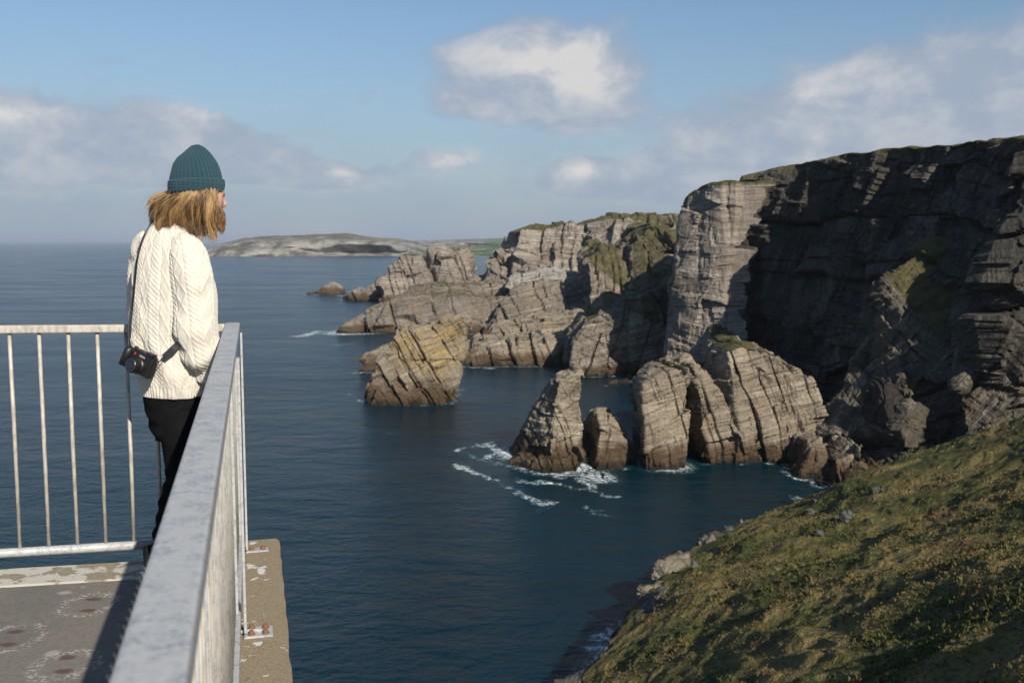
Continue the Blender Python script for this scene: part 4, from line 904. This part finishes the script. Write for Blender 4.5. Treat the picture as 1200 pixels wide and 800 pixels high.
# -- body: one continuous surface (head, neck, trunk, arms, hands, legs)
HC = Q(236.5, 227, .015); HEAD_YAW = R(-50)
HM = Matrix.Rotation(HEAD_YAW, 3, 'Z') @ Matrix.Rotation(R(-10), 3, 'X')
def HL(x_, y_, z_): return HC+HM @ Vector((x_, y_, z_))
hv = []; hf = []; nu, nv_ = 64, 48
for i in range(nv_+1):
    ph = math.pi*i/nv_; z_ = math.cos(ph); r_ = math.sin(ph)
    for k in range(nu):
        th = 2*math.pi*k/nu; x_ = r_*math.cos(th); y_ = r_*math.sin(th)
        X_ = x_*.078; Y_ = y_*.098; Z_ = z_*.118
        if z_ < 0: X_ *= 1-.34*(-z_)**1.4; Y_ = Y_*(1-.12*(-z_))+.018*(-z_)
        if y_ > 0:
            fx = X_/.03; g_ = lambda a_, b_: math.exp(-a_*a_-b_*b_)
            Y_ += .024*g_(X_/.011, (Z_+.028)/.017)+.010*g_(X_/.008, (Z_+.008)/.022)     # nose
            Y_ += .006*g_(X_/.045, (Z_-.018)/.010)                                       # brow
            for s2 in (-1, 1): Y_ -= .009*g_((X_-s2*.031)/.015, (Z_-.002)/.011); Y_ += .004*g_((X_-s2*.031)/.009, (Z_-.001)/.006)
            Y_ += .006*g_(X_/.022, (Z_+.058)/.0055)+.006*g_(X_/.020, (Z_+.070)/.006)-.003*g_(X_/.02, (Z_+.064)/.003)
            Y_ += .010*g_(X_/.022, (Z_+.100)/.015)
        hv.append(HL(X_, Y_, Z_))
for i in range(nv_):
    for k in range(nu): hf.append((i*nu+k, i*nu+(k+1) % nu, (i+1)*nu+(k+1) % nu, (i+1)*nu+k))
body = MB(); body.add(hv, hf)
for s2 in (-1, 1):                           # ears
    pts = [HL(s2*.074+s2*.012*math.sin(a_*1.0), -.012+.016*math.cos(a_*2*math.pi/10+.3), -.004+.030*math.sin(a_*2*math.pi/10)) for a_ in range(11)]
    body.tube(pts, .005, 8); body.tube([HL(s2*.070, -.010, .018), HL(s2*.079, -.012, -.002), HL(s2*.072, -.006, -.026)], [.010, .008, .006], 8)
body.tube([HL(0, -.02, -.05), Q(212, 255, .02), Q(200, 275, .02)], [.056, .056, .075], 20)
body.add(*loft([(c_, a_*.86, b_*.84) for c_, a_, b_ in tor[2:]], 48, 40)); body.add(*loft([(c_, a_*.62, b_*.62) for c_, a_, b_ in armR], 28, 40)); body.add(*loft([(c_, a_*.62, b_*.62) for c_, a_, b_ in armL], 28, 40))
body.add(*loft([(c_, a_*.86, b_*.86) for c_, a_, b_ in hip], 40, 16)); body.add(*loft([(c_, a_*.84, b_*.84) for c_, a_, b_ in legR], 30, 40)); body.add(*loft([(c_, a_*.84, b_*.84) for c_, a_, b_ in legL], 30, 40))
def hand(wrist, dirn, palm_n, sgn):
    d_ = Vector(dirn).normalized(); n_ = Vector(palm_n).normalized(); s2 = d_.cross(n_).normalized(); n_ = s2.cross(d_)
    body.tube([wrist-d_*.02, wrist+d_*.02, wrist+d_*.05, wrist+d_*.085], [.026, .034, .040, .036], 12, flat=.5)
    for k, ln in enumerate((.068, .078, .073, .058)):
        o_ = (k-1.5)*.019; p0_ = wrist+d_*.075+s2*o_; p1_ = p0_+d_*ln*.5; p2_ = p1_+(d_*.8-n_*.5)*ln*.3; p3_ = p2_+(d_*.5-n_*.8)*ln*.2
        body.tube([p0_, p1_, p2_, p3_], [.0095, .009, .008, .006], 8)
    p0_ = wrist+d_*.03-s2*sgn*.03; body.tube([p0_, p0_+(d_*.6-s2*sgn*.7)*.035, p0_+(d_*.95-s2*sgn*.55)*.062], [.012, .010, .007], 8)
hand(Q(247, 461, -.03), (.06, .05, -.3), (.9, -.4, 0), 1); hand(Q(212, 449, .165), (.25, .0, -.3), (0, 1, 0), -1)
tmpo = body.build('tmpbody', m_skin); md = tmpo.modifiers.new('r', 'REMESH'); md.mode = 'VOXEL'; md.voxel_size = .0042; ms = tmpo.modifiers.new('s', 'SMOOTH'); ms.factor = .5; ms.iterations = 2
dg = bpy.context.evaluated_depsgraph_get(); dg.update(); me = bpy.data.meshes.new_from_object(tmpo.evaluated_get(dg)); bpy.data.objects.remove(tmpo)
Vb, _ = mesh_np(me); Vb -= np.array(per.location); me.vertices.foreach_set('co', Vb.ravel()); me.update(); me.polygons.foreach_set('use_smooth', [True]*len(me.polygons))
bo = bpy.data.objects.new('body', me); COL.objects.link(bo); bo.parent = per
for s2 in (-1, 1):                           # eyes
    c_ = HL(s2*.030, .071, .001); q = MB(); hvv = []; 
    bmx = bmesh.new(); bmesh.ops.create_uvsphere(bmx, u_segments=16, v_segments=10, radius=.0115); bmx.verts.index_update()
    q.add([v.co+c_ for v in bmx.verts], [[v.index for v in f.verts] for f in bmx.faces]); bmx.free(); q.build('eye', mat('eye_white', (.7, .68, .65), .2), per, smooth=True)

# -- beanie
m_hat = mat('teal_wool', (.016, .062, .072), .95, 0, .15); n = NT(m_hat.node_tree); b = bsdf(m_hat); b.inputs['Sheen Weight'].default_value = .15; pos = n.new('ShaderNodeTexCoord').outputs['Object']
n.put(b.inputs['Base Color'], n.mix(n.noise(pos, 120, 4, .7), (.012, .038, .054, 1), (.028, .072, .092, 1))); n.put(b.inputs['Normal'], n.bump(n.noise(n.mapping(pos, scale=(1, 1, .5)), 380, 3), .8, .003))
def pat_hat(U, V_, circ, L_, Vg):
    ang_ = U/circ*2*np.pi; rb = np.sign(np.sin(ang_*36))*np.abs(np.sin(ang_*36))**.6*.0026*sstep(V_, .008, .03); q = V_
    return rb+np.sin(V_/.006*np.pi)*.0006+folds(Vg, 421, .003)
hat = [(Q(221, 174.8, .02), .004, .004), (Q(221.5, 175.2, .02), .030, .030), (Q(223, 177.5, .02), .053, .050), (Q(225, 183, .02), .073, .069), (Q(227, 192, .02), .092, .086), (Q(228.7, 202, .02), .106, .098), (Q(229.5, 212, .02), .114, .102), (Q(229.5, 221, .02), .114, .102)]
cuff = [(Q(230, 209.5, .02), .107, .097), (Q(230, 210.5, .02), .115, .104), (Q(230, 213, .02), .1205, .108), (Q(229.5, 219, .02), .1205, .108), (Q(229, 224, .02), .1175, .106), (Q(229, 226, .02), .112, .101), (Q(229, 225, .02), .105, .095)]
def tiltz(VF, k):
    V_ = VF[0].copy(); V_[:, 2] += (V_[:, 0]-Q(230, 215).x)*k; return V_, VF[1]
def pat_cuff(U, V_, circ, L_, Vg):
    ang_ = U/circ*2*np.pi; return np.sign(np.sin(ang_*36))*np.abs(np.sin(ang_*36))**.6*.0024+np.sin(V_/.006*np.pi)*.0006+folds(Vg, 423, .003)
q = MB(); q.add(*tiltz(loft(hat, 420, 90, pat_hat), .05)); bn = q.build('beanie', m_hat, per, smooth=True)
q = MB(); q.add(*tiltz(loft(cuff, 420, 50, pat_cuff), .05)); cf = q.build('folded_cuff', m_hat, per, smooth=True); cf.parent = bn

# -- hair and beard
def hair_mat(name, a, b2):
    m = mat(name, a, .45, 0, .4); n = NT(m.node_tree); b = bsdf(m); at = n.new('ShaderNodeAttribute', attribute_name='strand').outputs['Fac']
    n.put(b.inputs['Base Color'], n.mix(at, c4(a), c4(b2))); b.inputs['Roughness'].default_value = .42; return m
m_hair = hair_mat('blond_hair', (.055, .026, .011), (.42, .26, .11)); m_beard = hair_mat('beard_hair', (.05, .025, .012), (.30, .15, .06))
def strands(specs, seg=14, n_=4):
    q = MB(); att = []
    for (pts, r_, c_) in specs:
        pts = np.array([list(p) for p in pts]); tk = np.linspace(0, 1, len(pts)); ts = np.linspace(0, 1, seg)
        # Catmull-Rom through control points
        m_ = np.gradient(pts, tk, axis=0); i = np.clip(np.searchsorted(tk, ts, side='right')-1, 0, len(tk)-2); h = (tk[i+1]-tk[i])[:, None]; x_ = ((ts-tk[i])[:, None])/h
        C_ = (2*x_**3-3*x_**2+1)*pts[i]+(x_**3-2*x_**2+x_)*h*m_[i]+(-2*x_**3+3*x_**2)*pts[i+1]+(x_**3-x_**2)*h*m_[i+1]
        k0_ = len(q.V); q.tube([Vector(c) for c in C_], list(r_*(1-.75*ts**2)), n_, cap=False); att += [c_]*(len(q.V)-k0_)
    return q, att
rr = random.Random(5); specs = []
def rim(t_):
    """hair root under the cuff: t 0 = left edge (back of head) .. 1 = right, on the viewer's side; beyond 1 / below 0 wraps behind"""
    a_ = math.pi*(1-t_); return 230+28*math.cos(a_), -.088*math.sin(a_)
endx = lambda t_: np.interp(t_, [-.3, 0, .2, .4, .55, .7, .85, 1.0], [188, 185, 189, 200, 219, 240, 249, 253])
endy = lambda t_: np.interp(t_, [-.3, 0, .2, .4, .55, .7, .85, 1.0], [254, 259, 264, 265, 270, 278, 281, 274])
for cidx in range(84):
    tc_ = rr.uniform(-.25, .75); ex = endx(tc_)+rr.gauss(-1, 5); ey = endy(tc_)+rr.gauss(-1, 4)-(rr.uniform(4, 14) if rr.random() < .35 else 0); phx = 3.0*tc_+rr.gauss(0, .9); wa = rr.uniform(2.5, 5.5); tone = rr.random()
    ed_ = rr.uniform(-.135, -.06) if tc_ > -.05 else rr.uniform(-.02, .08)
    curl = rr.uniform(-2, 3)+(4 if tc_ > .5 else -2)
    for s_ in range(rr.randint(44, 60)):
        t_ = tc_+rr.gauss(0, .045); rx0, dy0 = rim(t_) if t_ >= 0 else (rim(-t_)[0], -rim(-t_)[1])
        ry0 = 221+rr.uniform(-2, 2); sx, sy, sz = rr.gauss(0, 1.3), rr.gauss(0, 2.6), rr.gauss(0, .010); pts = [Q(rx0, ry0, .02+dy0)]
        K = 6
        for k in range(1, K+1):
            u_ = k/K; bx = rx0+(ex+sx*1.0-rx0)*(u_**.9); by = ry0+(ey+sy-ry0)*u_; bulge = math.sin(u_*math.pi)*6*(1 if t_ > .55 else -.7)
            wob = math.sin(u_*6.8+phx)*wa*(u_**.7); pts.append(Q(bx+wob+bulge*.55+(curl*(u_-.75)*4*(u_ > .75)), by+math.cos(u_*6+phx)*1.2, .02+dy0*(1.12-.15*u_)*1.05+(ed_-dy0)*u_*.45+sz*u_+.01*math.sin(u_*7+phx)))
        specs.append((pts, rr.uniform(.0007, .0012), min(1, max(0, tone**1.3*1.05+rr.gauss(0, .10)))))
for _ in range(320):                          # fly-away hairs
    t_ = rr.uniform(0, .85); rx0, dy0 = rim(t_); ex = endx(t_)+rr.gauss(-3, 9); ey = endy(t_)+rr.gauss(-6, 8)
    pts = [Q(rx0, 221, .02+dy0), Q(rx0+(ex-rx0)*.3-5*(.6-t_), 221+(ey-221)*.35-2, .02+dy0*1.25), Q(rx0+(ex-rx0)*.75-4, 221+(ey-221)*.7, .02+dy0*1.2), Q(ex, ey, .02+dy0*1.1)]
    specs.append((pts, .0007, rr.uniform(.5, 1)))
q, att = strands(specs); ho = q.build('hair', m_hair, per, smooth=True); set_attr(ho, 'strand', att)
specs = []
for _ in range(900):
    a_ = rr.uniform(-1.25, 1.25); zz_ = rr.uniform(-.105, -.045); xx_ = math.sin(a_)*.060; yy_ = .035+math.cos(a_)*.052+(.006 if abs(a_) < .5 else 0)
    if zz_ > -.052 and abs(a_) < .3: continue
    p0_ = HL(xx_, yy_, zz_); ln = rr.uniform(.03, .075); oo = HM @ Vector((math.sin(a_)*.4, math.cos(a_)*.5, -1.0)); oo = oo.normalized()
    w1_ = Vector((rr.gauss(0, .006), rr.gauss(0, .006), 0)); specs.append(([p0_, p0_+oo*ln*.5+w1_, p0_+oo*ln+w1_*-.5-Vector((.008, 0, 0))], rr.uniform(.0009, .0016), rr.random()))
q, att = strands(specs, 8); bd = q.build('beard', m_beard, per, smooth=True); set_attr(bd, 'strand', att)

# ================================================================== the camera on its strap
cpos = Q(165, 425, -.185)
camo = empty('compact_camera', tuple(cpos)); tag(camo, "black compact camera with a red dot hanging by its strap at the person's hip", 'camera')
m_blk = mat('black_body', (.012, .012, .012), .42, 0, .5); n = NT(m_blk.node_tree); pos = n.new('ShaderNodeTexCoord').outputs['Object']; n.put(bsdf(m_blk).inputs['Normal'], n.bump(n.noise(pos, 900, 2), .3, .0006))
m_gls = mat('lens_glass', (.01, .012, .02), .06, 0, .8); m_red = mat('red_dot', (.62, .02, .015), .35); m_wht = mat('white_lettering', (.75, .75, .75), .5); m_mtl = mat('dark_metal_ring', (.10, .10, .10), .25, .8)
CM = Matrix.Rotation(R(24), 3, 'Y') @ Matrix.Rotation(R(-24), 3, 'Z')     # right side drops; lens turned a little to the left
def CLp(x_, y_, z_): return cpos+CM @ Vector((x_, y_, z_))                 # local: x right, y away, z up
q = MB(); q.box(cpos, (.150, .040, .088), CM, .009); q.box(CLp(-.005, 0, .044), (.075, .036, .012), CM, .005); q.box(CLp(.038, .0, .052), (.034, .034, .018), CM, .005); cb = q.build('camera_body', m_blk, camo)
q = MB(); q.tube([CLp(-.066, -.020, -.040), CLp(-.066, -.022, .030), CLp(-.064, -.012, .042)], [.021, .020, .014], 14); q.build('grip', m_blk, camo, smooth=True)
q = MB(); lc = lambda y_: CLp(.010, y_, -.010)
for (y0_, y1_, r0, r1) in ((-.018, -.030, .036, .036), (-.030, -.034, .036, .032), (-.034, -.052, .0315, .031), (-.052, -.056, .033, .033), (-.056, -.068, .029, .027)): q.tube([lc(y0_), lc(y1_)], [r0, r1], 40)
ln_ = q.build('lens', m_blk, camo, smooth=False)
q = MB(); q.tube([lc(-.0665), lc(-.0690)], [.0285, .0265], 40); rg = q.build('lens_ring', m_mtl, camo); rg.parent = ln_
q = MB(); q.tube([lc(-.0692), lc(-.0696), lc(-.0698)], [.0225, .018, .008], 32); gl = q.build('lens_glass', m_gls, camo, smooth=True); gl.parent = ln_
q = MB(); q.tube([CLp(-.030, -.0198, .030), CLp(-.030, -.0212, .030)], .0052, 20); q.build('red_emblem', m_red, camo)
for (x_, r_) in ((-.052, .009), (.062, .010)):
    q = MB(); q.tube([CLp(x_, 0, .043), CLp(x_, 0, .054)], r_, 20); q.build('dial', m_mtl if x_ < 0 else m_blk, camo)
for x_ in (-.076, .076):
    q = MB(); q.tube([CLp(x_, 0, .028), CLp(x_*1.06, 0, .034), CLp(x_*1.02, 0, .040), CLp(x_, 0, .034)], .0016, 6); q.build('strap_lug', m_mtl, camo)
tcv = bpy.data.curves.new('lettering', 'FONT'); tcv.body = 'LEICA'; tcv.size = .0105; tcv.extrude = .0003; tcv.space_character = 1.15; tcv.align_x = 'CENTER'
to = bpy.data.objects.new('tmptext', tcv); COL.objects.link(to); dg = bpy.context.evaluated_depsgraph_get(); dg.update(); tm = bpy.data.meshes.new_from_object(to.evaluated_get(dg)); bpy.data.objects.remove(to)
Vt, _ = mesh_np(tm); q = MB(); q.V = [CLp(.012+v[0], -.0205-v[2], .029+v[1]) for v in Vt]; q.F = [tuple(p.vertices) for p in tm.polygons]; q.build('lettering', m_wht, camo)
m_strap = mat('black_strap', (.012, .012, .014), .7)
def ribbon(name, pts, w_, th_, parent, nrm=Vector((0, -1, 0))):
    pts = [Vector(p) for p in pts]; Pn = np.array([list(p) for p in pts]); tk = np.linspace(0, 1, len(pts)); ts = np.linspace(0, 1, 40)
    m_ = np.gradient(Pn, tk, axis=0); i = np.clip(np.searchsorted(tk, ts, side='right')-1, 0, len(tk)-2); h = (tk[i+1]-tk[i])[:, None]; x_ = ((ts-tk[i])[:, None])/h
    C_ = (2*x_**3-3*x_**2+1)*Pn[i]+(x_**3-2*x_**2+x_)*h*m_[i]+(-2*x_**3+3*x_**2)*Pn[i+1]+(x_**3-x_**2)*h*m_[i+1]
    q = MB(); Vv = []; Fc = []
    for i in range(40):
        d_ = Vector(C_[min(i+1, 39)]-C_[max(i-1, 0)]).normalized(); a_ = d_.cross(nrm).normalized(); b_ = a_.cross(d_); c_ = Vector(C_[i])
        for (u_, v_) in ((-1, -1), (1, -1), (1, 1), (-1, 1)): Vv.append(c_+a_*(u_*w_/2)+b_*(v_*th_/2))
    for i in range(39):
        for k in range(4): Fc.append((i*4+k, i*4+(k+1) % 4, (i+1)*4+(k+1) % 4, (i+1)*4+k))
    Fc += [(3, 2, 1, 0), (156, 157, 158, 159)]; q.add(Vv, Fc); return q.build(name, m_strap, parent)
ribbon('strap', [Q(186, 256, .10), Q(180, 258, .02), Q(174.5, 265, -.055), Q(167, 280, -.105), Q(161, 302, -.125), Q(158, 330, -.13), Q(155.5, 355, -.135), Q(153, 375, -.14)], .013, .003, camo, Vector((-.7, -.7, 0)))
ribbon('strap', [Q(153.2, 366, -.139), Q(152.6, 385, -.155), Q(151.5, 398, -.17), CLp(-.078, 0, .036)], .0045, .003, camo)
ribbon('strap_tip', [Q(154.5, 362, -.142), Q(152.8, 380, -.158), Q(151.8, 396, -.168)], .010, .004, camo)
ribbon('strap', [CLp(.078, 0, .036), Q(190.5, 421.5, -.18), Q(193, 417.5, -.18)], .004, .0025, camo)
ribbon('strap_pad', [Q(192, 418.5, -.182), Q(197, 414, -.180), Q(205, 406.5, -.172), Q(212, 400, -.13)], .026, .006, camo)
